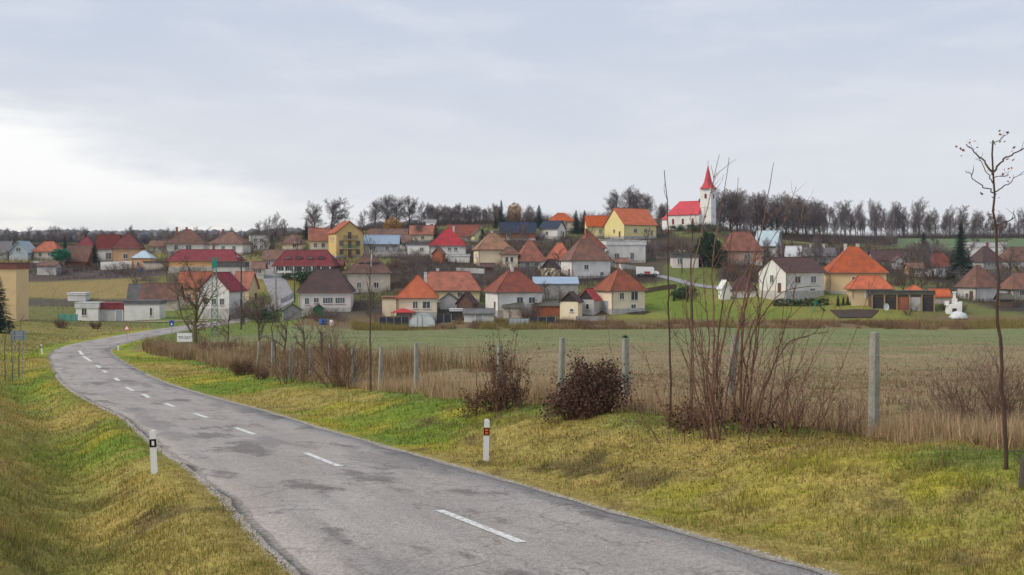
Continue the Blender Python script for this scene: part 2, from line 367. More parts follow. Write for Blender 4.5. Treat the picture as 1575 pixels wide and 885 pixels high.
# --- front row
hs('white house with crimson gable roof facing the road bend, behind the lattice mast', 309, 374, 477, 447, 419, 208, 'gablef', 'white', 'crimson', yaw=-.18, ratio=1.1, wins=[('f',-.62,1.2,.8,1.2),('f',0,1.2,.9,1.2),('f',.62,1.2,.9,1.2)], chim=[])
hs('pinkish white front house with dark brown hipped roof beside the climbing street', 458, 547, 475, 448, 414, 210, 'hip', 'pinkwhite', 'darkbrown', yaw=.08, ratio=.8, rl=.22, wins=[('f',-.74,1.1,.8,1.2),('f',-.36,1.4,.9,.9),('f',.12,1.25,1.9,1.1),('f',.72,1.25,1.8,1.1)], chim=[])
hs('cream cottage with bright orange pyramid roof behind the white polytunnel', 608, 677, 482, 457, 424, 203, 'hip', 'cream', 'orange', yaw=.06, ratio=.95, rl=.0, wins=[('f',-.1,1.15,.9,1.25),('f',.58,1.15,1.4,1.25)], chim=[(.2,.1,'w')])
hs('low cream flat-roofed annex left of the orange pyramid roof', 587, 612, 482, 459, 456, 204, 'flat', 'cream', 'tan', name='annex', cat='annex', yaw=.06, ratio=1.2)
hs('long yellow house with weathered red-brown roof behind the orange pyramid roof', 642, 741, 462, 446, 418, 219, 'hip', 'paleyellow', 'terra', yaw=.0, ratio=.5, rl=.33, chim=[(-.2,.05,'w')])
hs('white house with red-brown hipped roof and white chimney, right of the yellow house', 742, 837, 479, 448, 412, 206, 'hip', 'white', 'redbrown', yaw=.32, ratio=.9, rl=.05, wins=[('f',.0,1.7,1.2,1.2),('f',.62,1.75,1.2,1.1)], chim=[(-.05,-.06,'w')])
hs('cream house with terracotta hipped roof above the green lawn', 911, 995, 477, 446, 413, 207, 'hip', 'cream', 'terra', yaw=.45, ratio=.85, rl=.03, wins=[('f',-.45,2.3,.9,1.2),('f',.45,2.1,1.5,1.6),('f',.3,.3,1.0,.9)], garage=('l',.3,2.2,1.9), chim=[(.05,.0,'w')])
hs('white gabled house with brown roof beside the tan orange-roofed house', 1164, 1270, 450, 418, 396, 216, 'gable', 'white', 'darkbrown', yaw=.52, ratio=.72, wins=[('f',-.45,2.1,1.5,1.3),('f',.5,2.1,1.4,1.3),('f',.45,.35,1.3,.5),('l',.0,2.1,1.0,1.5)], chim=[(.0,.1,'w')])
hs('large tan house with bright orange hipped roof and two white chimneys', 1264, 1361, 451, 419, 380, 221, 'hip', 'tan', 'orange', yaw=-.12, ratio=.8, rl=.08, wins=[('f',-.1,2.3,1.2,1.2),('f',.6,2.3,1.4,1.2)], chim=[(-.13,.08,'w'),(.09,.08,'w')])
hs('tan garage with orange hipped roof in front of the large tan house', 1302, 1371, 459, 444, 424, 208, 'hip', 'tan', 'orange', name='garage', cat='garage', yaw=-.1, ratio=.6, rl=.28, garage=('f',.0,2.4,1.7))
hs('pale plastered house with weathered brown hipped roof behind the white garden oven', 1474, 1534, 462, 441, 408, 222, 'hip', 'palegrey', 'oldbrown', yaw=.3, ratio=.9, rl=.08, wins=[('l',.1,.6,.9,.9)])
hs('grey plaster house with brown roof at the right edge of the frame behind bare shrubs', 1540, 1600, 461, 444, 420, 232, 'hip', 'palegrey', 'oldbrown', yaw=.1, ratio=.8, rl=.2, wins=[('f',-.5,1,1,1.1)])
# --- left
hs('beige tower building with red-brown parapet cut by the left edge', -28, 37, 491, 413, 404, 172, 'flat', 'tan', 'redbrown', name='tower_building', cat='building', yaw=.1, ratio=.9)
hs('low white depot wing with pale flat roof and one dark window', 120, 156, 494, 473, 465, 205, 'flat', 'white', 'white', name='depot', cat='building', yaw=.0, ratio=.6, wins=[('f',-.25,1.2,.9,1.3)])
hs('low white depot section with red fascia and pale door', 156, 195, 493, 475, 466, 206, 'flat', 'palegrey', 'crimson', name='depot', cat='building', yaw=.0, ratio=.6, garage=('f',.65,1.3,2.0))
hs('long low white depot section with grey flat roof near the blue road sign', 195, 251, 492, 467, 462, 206, 'flat', 'white', 'grey', name='depot', cat='building', yaw=.0, ratio=.5, wins=[('f',.55,.9,.4,1.5)])
hs('small white cabin standing alone in the left meadow', 107, 136, 463, 453, 450, 238, 'flat', 'white', 'white', name='cabin', cat='cabin', yaw=.0, ratio=.6)
hs('long low brown-roofed barn behind the white depot', 219, 280, 476, 461, 436, 222, 'gable', 'beige', 'oldbrown', name='barn', cat='barn', ratio=.55)
hs('dark grey roofed shed left of the brown-roofed barn', 198, 221, 476, 459, 437, 226, 'gable', 'grey', 'grey', name='shed', cat='shed', ratio=.9)
hs('apricot house with orange roof behind the large bare roadside tree', 277, 328, 466, 442, 418, 232, 'gable', 'orange', 'terra', ratio=.6, wins=[('f',-.4,.8,1,1.2),('f',.3,.8,1,1.2)])
hs('beige house with orange-brown roof half hidden right of the white gabled house', 356, 398, 465, 444, 418, 234, 'gable', 'tan', 'terra', yaw=-.3, ratio=.9, wins=[('f',.2,.8,1,1.2)])
hs('grey flat-roofed workshop above the crimson gabled house', 330, 380, 428, 410, 403, 256, 'flat', 'palegrey', 'grey', name='workshop', cat='building', ratio=.5)
hs('long apricot house under a crimson hipped roof above the grey workshop', 264, 372, 412, 401, 384, 272, 'hip', 'orange', 'crimson', ratio=.42, rl=.38, chim=[(.1,.0,'b')], wins=[('f',.6,.4,1.2,1.0)])
hs('white house with brown hipped roof and two brick chimneys above the crimson roof', 257, 321, 389, 375, 353, 312, 'hip', 'white', 'oldbrown', yaw=.1, ratio=.8, rl=.08, chim=[(-.3,.0,'b'),(-.05,.1,'b')], wins=[('f',.2,1.0,1.6,1.2),('f',-.5,1.0,1.0,1.2)])
hs('white house with brown pyramid roof left of the grey apartment block', 325, 384, 391, 375, 356, 310, 'hip', 'white', 'oldbrown', yaw=-.06, ratio=.85, rl=.03, chim=[(-.25,.1,'b')], wins=[('f',-.15,1.0,1.0,1.3),('f',.55,1.0,1.0,1.3)])
hs('apricot house with large maroon hipped roof behind the white garden wall', 172, 222, 404, 382, 359, 296, 'hip', 'orange', 'maroon', yaw=.15, ratio=.9, rl=.05, wins=[('f',.0,1.2,1.2,1.2)], chim=[])
hs('maroon-roofed wing with white porch left of the apricot house', 151, 186, 403, 383, 361, 301, 'gable', 'white', 'maroon', name='house_wing', cat='house', ratio=1.0, wins=[('f',.3,.8,1.6,1.8)])
hs('pale blue-roofed shed right of the apricot maroon-roofed house', 205, 237, 412, 397, 386, 284, 'hip', 'orange', 'paleblue', name='shed', cat='shed', ratio=.8, rl=.1, wins=[('f',-.3,.6,.8,1.0)])
hs('small beige flat shed beside the pale blue-roofed shed', 224, 262, 414, 404, 402, 280, 'flat', 'beige', 'grey', name='shed', cat='shed', ratio=.5)
hs('white A-frame gabled house at far left with pale green trim', 20, 53, 398, 389, 371, 304, 'gablef', 'blueish', 'paleblue', ratio=1.2, wins=[('f',.0,2.0,1.3,1.2)])
hs('grey-mauve roofed house at the far left edge', -12, 20, 398, 389, 371, 306, 'gable', 'palegrey', 'grey', ratio=.8)
hs('cream house with salmon orange roof right of the white A-frame house', 55, 96, 398, 387, 372, 306, 'hip', 'cream', 'orange', ratio=.7, rl=.2)
hs('low barn with long faded red-brown roof beside the dark spruce', 104, 143, 408, 403, 378, 296, 'gable', 'brick', 'oldbrown', name='barn', cat='barn', ratio=1.0)
hs('small house with wine-red roof peeping over the faded barn roof', 122, 146, 388, 378, 365, 326, 'hip', 'palegrey', 'crimson', ratio=.9, rl=.1, chim=[(-.3,0,'b')])
# --- middle rows
hs('yellow three-storey house with orange gable and balconies', 500, 563, 396, 359, 341, 296, 'gablef', 'yellow', 'orange', yaw=.42, ratio=1.15, wins=[('l',-.3,4.6,.9,1.2),('l',.25,4.6,.9,1.2)], balcony=True)
hs('cream house with red roof joined left of the yellow three-storey house', 471, 512, 386, 371, 351, 306, 'gable', 'cream', 'terra', yaw=.2, ratio=.9)
hs('mauve-roofed house with four arched dormers and white porch posts', 424, 519, 420, 409, 385, 258, 'hip', 'brown', 'mauve', ratio=.5, rl=.36, dormers=4, porch=True)
hs('cottage with faded mauve roof left of the dormered roof', 405, 437, 411, 399, 384, 264, 'gable', 'beige', 'oldbrown', name='cottage', ratio=.7, wins=[('f',-.5,.5,.8,1)])
hs('cream cottage with brown roof above the dormered house', 434, 470, 384, 375, 361, 322, 'hip', 'cream', 'oldbrown', name='cottage', ratio=.7, rl=.15, wins=[('f',.2,.6,1,1)])
hs('grey-beige apartment block near the crest above the street', 381, 416, 386, 362, 360, 334, 'flat', 'palegrey', 'grey', name='apartment_block', cat='building', yaw=.3, ratio=.7, wins=[('f',-.5,2.8,1,1.1),('f',.2,2.8,1,1.1),('f',-.5,.6,1,1.1),('f',.2,.6,1,1.1)])
hs('beige house with brick-brown hipped roof and arched roof vents', 529, 606, 449, 419, 390, 237, 'hip', 'beige', 'oldbrown', yaw=.12, ratio=.85, rl=.08, chim=[(.05,-.35,'w')], dormers=3, smalldorm=True)
hs('pale building with light blue sheet roof right of the yellow three-storey house', 560, 616, 390, 376, 362, 302, 'gable', 'palegrey', 'blue', ratio=.6)
hs('white house with bright red hipped roof in mid village', 660, 719, 397, 378, 352, 284, 'hip', 'white', 'red', yaw=.02, ratio=.8, rl=.05, wins=[('f',.1,2.0,.8,.8),('f',.5,2.0,.8,.8)], chim=[(.15,.1,'w')])
hs('white flat-roofed wing left of the bright red roof', 627, 662, 393, 377, 373, 287, 'flat', 'white', 'grey', name='house_wing', ratio=.6, wins=[('f',.3,1.2,1.0,.9)])
hs('small brick shed with steep brown gable below the bright red roof', 663, 687, 403, 391, 381, 272, 'gablef', 'brick', 'oldbrown', name='shed', cat='shed', yaw=-.3, ratio=.8)
hs('low white lean-to in front of the bright red-roofed house', 689, 723, 403, 394, 391, 275, 'flat', 'white', 'white', name='lean_to', cat='shed', ratio=.5)
hs('cream house with tan hipped roof and white chimney', 725, 790, 408, 384, 359, 268, 'hip', 'cream', 'tan', yaw=.2, ratio=.85, rl=.1, wins=[('l',-.2,1.9,.7,1.0),('l',.4,1.9,.7,1.0)], chim=[(.0,.1,'w')])
hs('small cream annex with brown roof right of the tan-roofed house', 768, 799, 408, 391, 380, 261, 'hip', 'cream', 'oldbrown', name='annex', cat='annex', ratio=.7, rl=.15, wins=[('f',-.3,.8,.7,1.2),('f',.35,.8,.7,1.2)])
hs('house with broad faded terracotta hipped roof above pale blue wall', 788, 841, 413, 402, 369, 263, 'hip', 'blueish', 'terra', yaw=.25, ratio=.9, rl=.05)
hs('red-orange roofed house between the faded terracotta roof and the white house', 838, 884, 412, 399, 374, 258, 'hip', 'white', 'orange', yaw=-.2, ratio=.9, rl=.1)
hs('broad white house with brown-red hipped roof in the village centre', 860, 941, 427, 400, 368, 247, 'hip', 'white', 'oldbrown', yaw=.3, ratio=.75, rl=.12, wins=[('f',-.25,2.0,1.0,1.0),('f',.6,.5,.8,.8)], chim=[])
hs('house with red-brown pyramid roof rising behind the broad white house', 878, 933, 404, 382, 356, 268, 'hip', 'beige', 'redbrown', yaw=.4, ratio=.9, rl=.03, chim=[(-.1,.0,'b')])
hs('small beige shed with dark gable beside the broad white house', 830, 864, 427, 413, 399, 241, 'gablef', 'cream', 'darkbrown', name='shed', cat='shed', yaw=-.35, ratio=1.1, wins=[('f',.1,.4,.6,.8)], darkgable=True)
hs('grey block building with pale blue sheet roof behind the front sheds', 818, 891, 458, 436, 427, 222, 'shed', 'grey', 'blue', name='block_building', cat='building', ratio=.5)
hs('white modern flat-roofed house on the slope left of the van', 925, 992, 403, 377, 371, 276, 'flat', 'white', 'white', yaw=.15, ratio=.6, wins=[('f',-.55,.8,1.2,1.4),('f',.3,.6,1.0,1.8)])
hs('small barn with black gable in the front row of sheds', 858, 899, 486, 464, 449, 200, 'gablef', 'cream', 'darkbrown', name='shed', cat='shed', yaw=-.3, ratio=1.0, darkgable=True, wins=[('f',.3,.9,.6,.5)])
hs('small grey shed with red roof beside the cream terracotta-roofed house', 886, 927, 480, 461, 444, 204, 'gablef', 'palegrey', 'red', name='shed', cat='shed', yaw=-.45, ratio=1.1, darkgable=True, wins=[('f',.2,.6,.6,1.0)])
hs('grey gabled outbuilding behind the cream cottage with the pyramid roof', 676, 706, 474, 461, 450, 209, 'gablef', 'palegrey', 'grey', name='outbuilding', cat='shed', ratio=1.0)
hs('dark weathered gabled shed left of the white red-brown roofed house', 700, 737, 478, 467, 450, 206, 'gablef', 'brown', 'darkbrown', name='shed', cat='shed', yaw=-.3, ratio=.9)
hs('tiny white roofed kiosk with dark blue front in the front gardens', 692, 712, 489, 478, 475, 198, 'flat', 'dark', 'white', name='kiosk', cat='shed', ratio=.7)
hs('low pale greenhouse shed with open door in the front gardens', 712, 762, 494, 482, 475, 197, 'gable', 'palegrey', 'grey', name='greenhouse_shed', cat='shed', ratio=.5, garage=('f',.0,1.2,1.3))
hs('low brick outbuilding with dark roof in front of the white house', 820, 864, 486, 470, 464, 203, 'shed', 'brick', 'moss', name='outbuilding', cat='shed', ratio=.5)
hs('low brick-brown outhouse under the windows of the white red-brown roofed house', 772, 806, 486, 473, 466, 201, 'shed', 'beige', 'moss', name='outhouse', cat='shed', ratio=.5)
hs('weathered low shed with dark gable at the foot of the climbing street', 430, 468, 488, 477, 466, 199, 'gablef', 'grey', 'moss', name='shed', cat='shed', yaw=.3, ratio=.8)
hs('small green wooden shed in front of the pinkish white house', 478, 501, 488, 475, 467, 200, 'gablef', 'green', 'moss', name='shed', cat='shed', yaw=.3, ratio=.9)
# --- upper village
hs('cream house with brown roof below the hilltop trees', 630, 672, 371, 361, 347, 346, 'gable', 'cream', 'terra', ratio=.6, wins=[('f',.0,.6,1,1)])
hs('long low house with brown roof below the golden tree', 568, 628, 378, 368, 352, 332, 'gable', 'white', 'oldbrown', ratio=.5, wins=[('f',.6,.6,1,1)])
hs('small white flat house at the wood edge on the crest', 655, 671, 353, 342, 338, 372, 'flat', 'white', 'white', ratio=.8, wins=[('f',.2,.9,1,1)])
hs('house with mottled red-brown roof right of the bright red roof', 688, 738, 372, 364, 346, 344, 'gable', 'beige', 'redbrown', ratio=.6)
hs('small yellow gabled house between mottled roof and dark trees', 722, 748, 371, 362, 352, 340, 'gablef', 'paleyellow', 'oldbrown', ratio=.9, yaw=.35, wins=[('f',.1,.8,.9,1)])
hs('dark red timber house with long navy roof below the spruces', 768, 825, 369, 358, 342, 350, 'gable', 'brick', 'navy', ratio=.5, wins=[('f',-.6,.8,1.2,1.2)])
hs('white gabled house with navy roof at the crest', 828, 872, 366, 352, 340, 352, 'gable', 'white', 'navy', yaw=-.55, ratio=.8, wins=[('f',-.2,.9,1.0,1.2),('r',.0,1.4,.9,1.0)])
hs('house with orange-red hipped roof behind the white navy-roofed house', 842, 884, 352, 341, 328, 374, 'hip', 'cream', 'orange', ratio=.7, rl=.15)
hs('large pale yellow house with orange roof on the hilltop', 928, 1011, 366, 347, 321, 356, 'gable', 'paleyellow', 'orange', yaw=.52, ratio=.85, wins=[('f',-.35,1.6,1.4,1.3),('f',.35,1.6,1.2,1.3),('l',.0,1.6,.9,1.2),('f',.75,.4,.8,1.9)], chim=[])
hs('lower pale yellow wing with orange roof left of the large hilltop house', 898, 938, 365, 349, 332, 362, 'gable', 'paleyellow', 'orange', yaw=.1, name='house_wing', ratio=.7, wins=[('f',.2,1.4,.9,1.2)])
hs('small white building with one open bay below the church hill', 1032, 1073, 412, 396, 391, 268, 'flat', 'pinkwhite', 'grey', name='outbuilding', cat='building', ratio=.6, wins=[('f',-.55,1.0,1.0,1.4)])
hs('dusty pink house with faded orange hipped roof right of the dark thujas', 1109, 1170, 405, 386, 357, 272, 'hip', 'pink', 'terra', yaw=.05, ratio=.8, rl=.25, wins=[('f',.15,.9,1.6,1.4)])
hs('grey gabled house with pale blue sheet roof joined to the dusty pink house', 1158, 1206, 402, 379, 355, 277, 'gable', 'palegrey', 'paleblue', yaw=-.6, ratio=.8, wins=[('r',.0,2.2,.9,1.2)])
hs('low shed with shining bare metal roof right of the pale blue roof', 1205, 1236, 404, 395, 379, 282, 'gable', 'beige', 'metal', name='shed', cat='shed', yaw=-.4, ratio=.8)
hs('long grey-roofed house behind the white gabled brown-roofed house', 1230, 1284, 407, 394, 381, 302, 'gable', 'palegrey', 'grey', ratio=.45, chim=[(-.2,0,'w'),(.2,0,'w')])
hs('dark grey-roofed house half hidden right of the large orange roof', 1337, 1383, 408, 400, 385, 306, 'gable', 'grey', 'darkbrown', ratio=.6, wins=[('f',.7,.5,1,1)])
hs('white walled house with brown-red roof left of the large spruce', 1423, 1465, 428, 410, 389, 280, 'hip', 'white', 'redbrown', yaw=.25, ratio=.8, rl=.25)
hs('white modern flat-roofed house behind the large spruce', 1486, 1540, 398, 380, 373, 332, 'flat', 'white', 'white', ratio=.6)
hs('house with dark brown steep roof right of the large spruce', 1491, 1540, 412, 402, 379, 292, 'hip', 'grey', 'darkbrown', yaw=.3, ratio=.9, rl=.1, chim=[(.1,0,'b')])
hs('house with mauve-brown roof cut by the right edge', 1536, 1596, 412, 401, 380, 298, 'hip', 'palegrey', 'oldbrown', yaw=.1, ratio=.7, rl=.25)
hs('long open shed with mossy flat roof beside the tan garage', 1334, 1432, 474, 453, 447, 206, 'flat', 'brown', 'moss', name='open_shed', cat='shed', ratio=.3, bays=True)
hs('tiny shed with orange roof left of the white garden oven', 1427, 1460, 462, 456, 445, 212, 'gable', 'beige', 'orange', name='shed', cat='shed', ratio=.7)
hs('tiny orange roof behind the mossy open shed', 1394, 1418, 456, 447, 439, 222, 'hip', 'beige', 'orange', name='shed', cat='shed', ratio=.8, rl=.1)
hs('white tent-like shed below the dusty pink house', 1103, 1125, 458, 444, 431, 216, 'gablef', 'white', 'white', name='shed', cat='shed', yaw=.3, ratio=.9)
hs('dark roofed woodshed right of the white tent-like shed', 1122, 1162, 459, 446, 424, 219, 'hip', 'pinkwhite', 'darkbrown', name='woodshed', cat='shed', ratio=.8, rl=.1)

# --- small houses and sheds filling the gaps
hs('low house with grey-brown roof between the maroon and the brown hipped roofs', 231, 259, 388, 379, 370, 322, 'gable', 'beige', 'oldbrown', ratio=.7, name='cottage')
hs('small maroon-roofed shed below the yellow three-storey house', 507, 530, 417, 409, 400, 262, 'gable', 'brown', 'mauve', name='shed', cat='shed', ratio=.8)
hs('brown-roofed cottage behind the light blue sheet roof', 600, 634, 383, 373, 361, 318, 'gable', 'cream', 'oldbrown', ratio=.7, name='cottage')
hs('weathered shed with tin roof on the slope right of the bright red roof', 726, 748, 392, 384, 377, 298, 'gable', 'brown', 'grey', name='shed', cat='shed', ratio=.8)
hs('white shed with grey roof between the two terracotta roofs', 826, 846, 414, 406, 400, 252, 'gablef', 'white', 'grey', name='shed', cat='shed', ratio=.9)
hs('beige shed with brown roof below the white modern house', 944, 968, 412, 404, 397, 262, 'gable', 'beige', 'oldbrown', name='shed', cat='shed', ratio=.8)
hs('grey tin-roofed shed behind the dusty pink house', 1172, 1196, 392, 384, 376, 300, 'gable', 'grey', 'metal', name='shed', cat='shed', ratio=.8)
hs('small brick barn left of the long grey-roofed house', 1214, 1234, 415, 405, 397, 262, 'gable', 'brick', 'oldbrown', name='barn', cat='barn', ratio=.9)
hs('brown-roofed cottage below the right ridge wood', 1294, 1330, 399, 390, 381, 322, 'gable', 'palegrey', 'darkbrown', name='cottage', ratio=.7)
hs('tiny white gabled cottage right of the dark grey-roofed house', 1372, 1392, 412, 402, 394, 290, 'gablef', 'white', 'oldbrown', name='cottage', ratio=.9)
hs('small pinkish cottage below the spruce on the right meadow', 1392, 1420, 424, 413, 404, 264, 'gable', 'orange', 'oldbrown', name='cottage', ratio=.7)
hs('brown shed among bare bushes right of the pale plastered house', 1532, 1556, 470, 460, 452, 212, 'gable', 'brown', 'moss', name='shed', cat='shed', ratio=.8)
hs('dark brown roofed cottage left of the mauve-roofed dormer house', 386, 410, 424, 413, 402, 250, 'gable', 'cream', 'oldbrown', name='cottage', ratio=.8)
hs('grey garden shed above the long yellow house', 690, 722, 437, 429, 424, 240, 'gable', 'grey', 'grey', name='shed', cat='shed', ratio=.6)
hs('low shed with rusty roof left of the beige house with arched vents', 508, 532, 452, 444, 437, 230, 'gable', 'grey', 'oldbrown', name='shed', cat='shed', ratio=.8)
hs('small dark timber shed below the tan hipped roof', 738, 762, 418, 411, 405, 254, 'gable', 'brown', 'darkbrown', name='shed', cat='shed', ratio=.8)
hs('low white outbuilding right of the broad white house', 944, 962, 436, 427, 422, 236, 'gable', 'white', 'oldbrown', name='outbuilding', cat='shed', ratio=.8)
hs('brown-roofed farmhouse at the far left behind the beige tower', 60, 92, 417, 409, 403, 274, 'gable', 'palegrey', 'oldbrown', name='shed', cat='shed', ratio=.7)

# field, valley and hill control heights
for y, z in ((12,-3.5),(20,-3.9),(40,-4.9),(60,-6.1),(100,-8.4),(150,-11.2),(188,-13.3)):
    fx = 18.65-.5*y
    for k, xx in enumerate((6, 25, 55, 100, 170)):
        if fx+xx > -45: ctw(fx+xx, y, z+.004*xx)
for y, z in ((-20,-.3),(0,-1.7),(20,-3.7),(40,-5.4),(60,-7.0),(80,-8.2)):
    for xx in (14, 40, 80): ctw(np.interp(y, CLF[:,1], CLF[:,0])-xx, y, z)
for px, py, d in ((20,545,100),(-200,545,100),(30,522,130),(-200,520,130),(40,505,160),(-250,505,160),(30,495,190),(100,494,195),(-200,492,190),
                  (20,475,215),(90,474,215),(160,466,235),(60,452,245),(-150,452,245),(160,440,255),(60,432,268),(-150,432,268),(120,420,280),(20,405,296),(-200,400,300),
                  (560,494,200),(640,498,198),(800,500,196),(900,497,197),(1000,492,199),(1100,489,200),(1200,489,200),(1300,490,200),(1400,490,200),(1500,492,199),(1600,492,199),
                  (1050,470,212),(1250,466,212),(1020,440,228),(1090,446,226),(1000,425,245),(1060,425,250),(1050,400,275),(420,470,222),(420,440,245),(400,420,268),
                  (520,465,215),(640,440,235),(700,425,245),(570,400,275),(640,408,265),(1420,470,208),(1480,480,206),
                  (1064,353,380),(1090,353,380),(1020,355,385),(1000,380,330),(880,380,325),(780,385,315),(450,372,345),(300,382,345),(200,386,340),(100,384,345),(0,383,345),(-200,383,345),
                  (500,362,372),(600,352,400),(700,346,420),(800,342,420),(900,345,420),(1000,350,430),(1120,358,430),(1200,362,450),(1300,364,470),(1400,366,480),(1500,365,490),(1600,365,490),(1750,368,480),
                  (1200,385,340),(1300,383,345),(1400,385,345),(1500,385,350),(1650,390,340),(1200,372,400),(1350,374,410),(1500,374,410),
                  (600,350,520),(800,343,520),(1000,352,530),(1200,361,560),(1400,364,560),(1600,364,560),(300,376,470),(100,378,470),(-150,378,470),(300,373,600),(100,374,600),(-150,374,600)):
    ctl(px, py, d)
CT = np.array(CTRL)
_Q = CT[:, :2]/100.0
def _U(r2): return r2*np.log(np.maximum(r2, 1e-9))
_n = len(CT)
_K = _U(((_Q[:,None]-_Q[None])**2).sum(2)) + np.eye(_n)*0.012
_Pm = np.hstack([np.ones((_n,1)), _Q])
_S = np.linalg.solve(np.vstack([np.hstack([_K, _Pm]), np.hstack([_Pm.T, np.zeros((3,3))])]), np.concatenate([CT[:,2], np.zeros(3)]))
def tps(x, y):
    q = np.stack([x, y], 1)/100.0; out = np.empty(len(q))
    for c in range(0, len(q), 20000):
        p = q[c:c+20000]; out[c:c+20000] = _U(((p[:,None]-_Q[None])**2).sum(2)) @ _S[:_n] + _S[_n] + p @ _S[_n+1:]
    return out
def height_raw(x, y):
    x = np.asarray(x, float).ravel(); y = np.asarray(y, float).ravel()
    yc = np.clip(y, -25, 575); xm = np.maximum(yc, 0)*.62+45
    b = tps(np.clip(x, -xm, xm), yc)
    a = np.arctan2(x, np.maximum(y, 1)); 
    far = np.maximum(y-575, 0)*np.interp(a, [-.9,-.42,-.2,0,.2,.5,.9], [.019,.019,.017,.006,.0,.0,.004])*np.where(y > 2600, 2600/np.maximum(y,1), 1)
    far = far + (fnoise(x, y, 420)-.5)*np.clip((y-650)/900, 0, 1)*16
    b = b + far
    s = sdist(x, y)
    yr = np.clip(y, -55, 228); zr_ = zr(yr); e = np.abs(s)
    bankR = np.interp(yr, [0,22,31,46,54,61,80,110], [1.05,.93,.9,.62,.48,.36,.12,-.1])
    bankL = np.interp(yr, [-10,10,40,70,95,120], [1.2,.85,.75,.42,.1,-.1]); ditch = np.interp(yr, [0,60,85,100], [.80,.62,.3,.0])
    right = np.interp(s, [3.0,3.5,4.4], [0,.0,.0]) + bankR*sstep(s, 3.7, 8.0)
    left = -ditch*sstep(e, 3.5, 5.4)*(1-sstep(e, 5.4, 7.6)) + bankL*sstep(e, 5.6, 12.5)
    prof = zr_ + np.where(s > 0, right, left) - .09*(1-sstep(e, 2.6, 3.05)) + .04*sstep(e, 3.0, 3.4)
    w = np.where(s > 0, 1-sstep(e, 8.5, 15), 1-sstep(e, 11, 24))*(1-sstep(y, 205, 222))
    z = b*(1-w)+prof*w
    nearlump = (fnoise(x, y, 1.7)-.5)*.34*sstep(e, 3.7, 5.4)*(y < 120) + (fnoise(x+50, y, .6)-.5)*.20*sstep(e, 3.5, 4.3)*(y < 70)
    return z + nearlump + (fnoise(x, y, 9)-.5)*.35*np.clip((e-10)/8, 0, 1)*(y < 600), s
# structured ground sheet
rows = list(np.arange(-30, 0, 1.0)); y_ = 0.0
while y_ < 4200:
    rows.append(y_); y_ += max(.14, .0115*y_) if y_ < 620 else .035*y_
rows = np.array(rows); NU = 430; us = np.linspace(-1.25, 1.25, NU)
GX = us[None,:]*(np.maximum(rows,0)+14)[:,None]; GY = np.repeat(rows[:,None], NU, 1)
hz_, gs_ = height_raw(GX, GY); GZ = hz_.reshape(GX.shape); GS = gs_.reshape(GX.shape)
def sample(G, x, y):
    x = np.asarray(x, float); y = np.asarray(y, float)
    r = np.clip(np.searchsorted(rows, y)-1, 0, len(rows)-2); fy = np.clip((y-rows[r])/(rows[r+1]-rows[r]), 0, 1)
    def lerp_row(rr):
        u = (x/(np.maximum(rows[rr],0)+14)+1.25)/2.5*(NU-1); u = np.clip(u, 0, NU-1.001); i = u.astype(int); fu = u-i
        return G[rr,i]*(1-fu)+G[rr,i+1]*fu
    return lerp_row(r)*(1-fy)+lerp_row(r+1)*fy
def gz(x, y): return float(sample(GZ, np.array([x]), np.array([y]))[0])
def at(px, d, dz_=0.0):
    x = (px-CX)*d/F; return Vector((x, d, gz(x, d)+dz_))
def onground(px, py, dmin=8, dmax=560):
    """first ground point met along the sight line of a photo pixel"""
    ds = np.exp(np.linspace(math.log(dmin), math.log(dmax), 1400)); x = (px-CX)*ds/F; zz = sample(GZ, x, ds); ray = (YH-py)*ds/F
    i = np.argmax(zz >= ray) if (zz >= ray).any() else len(ds)-1
    return Vector((x[i], ds[i], zz[i]))

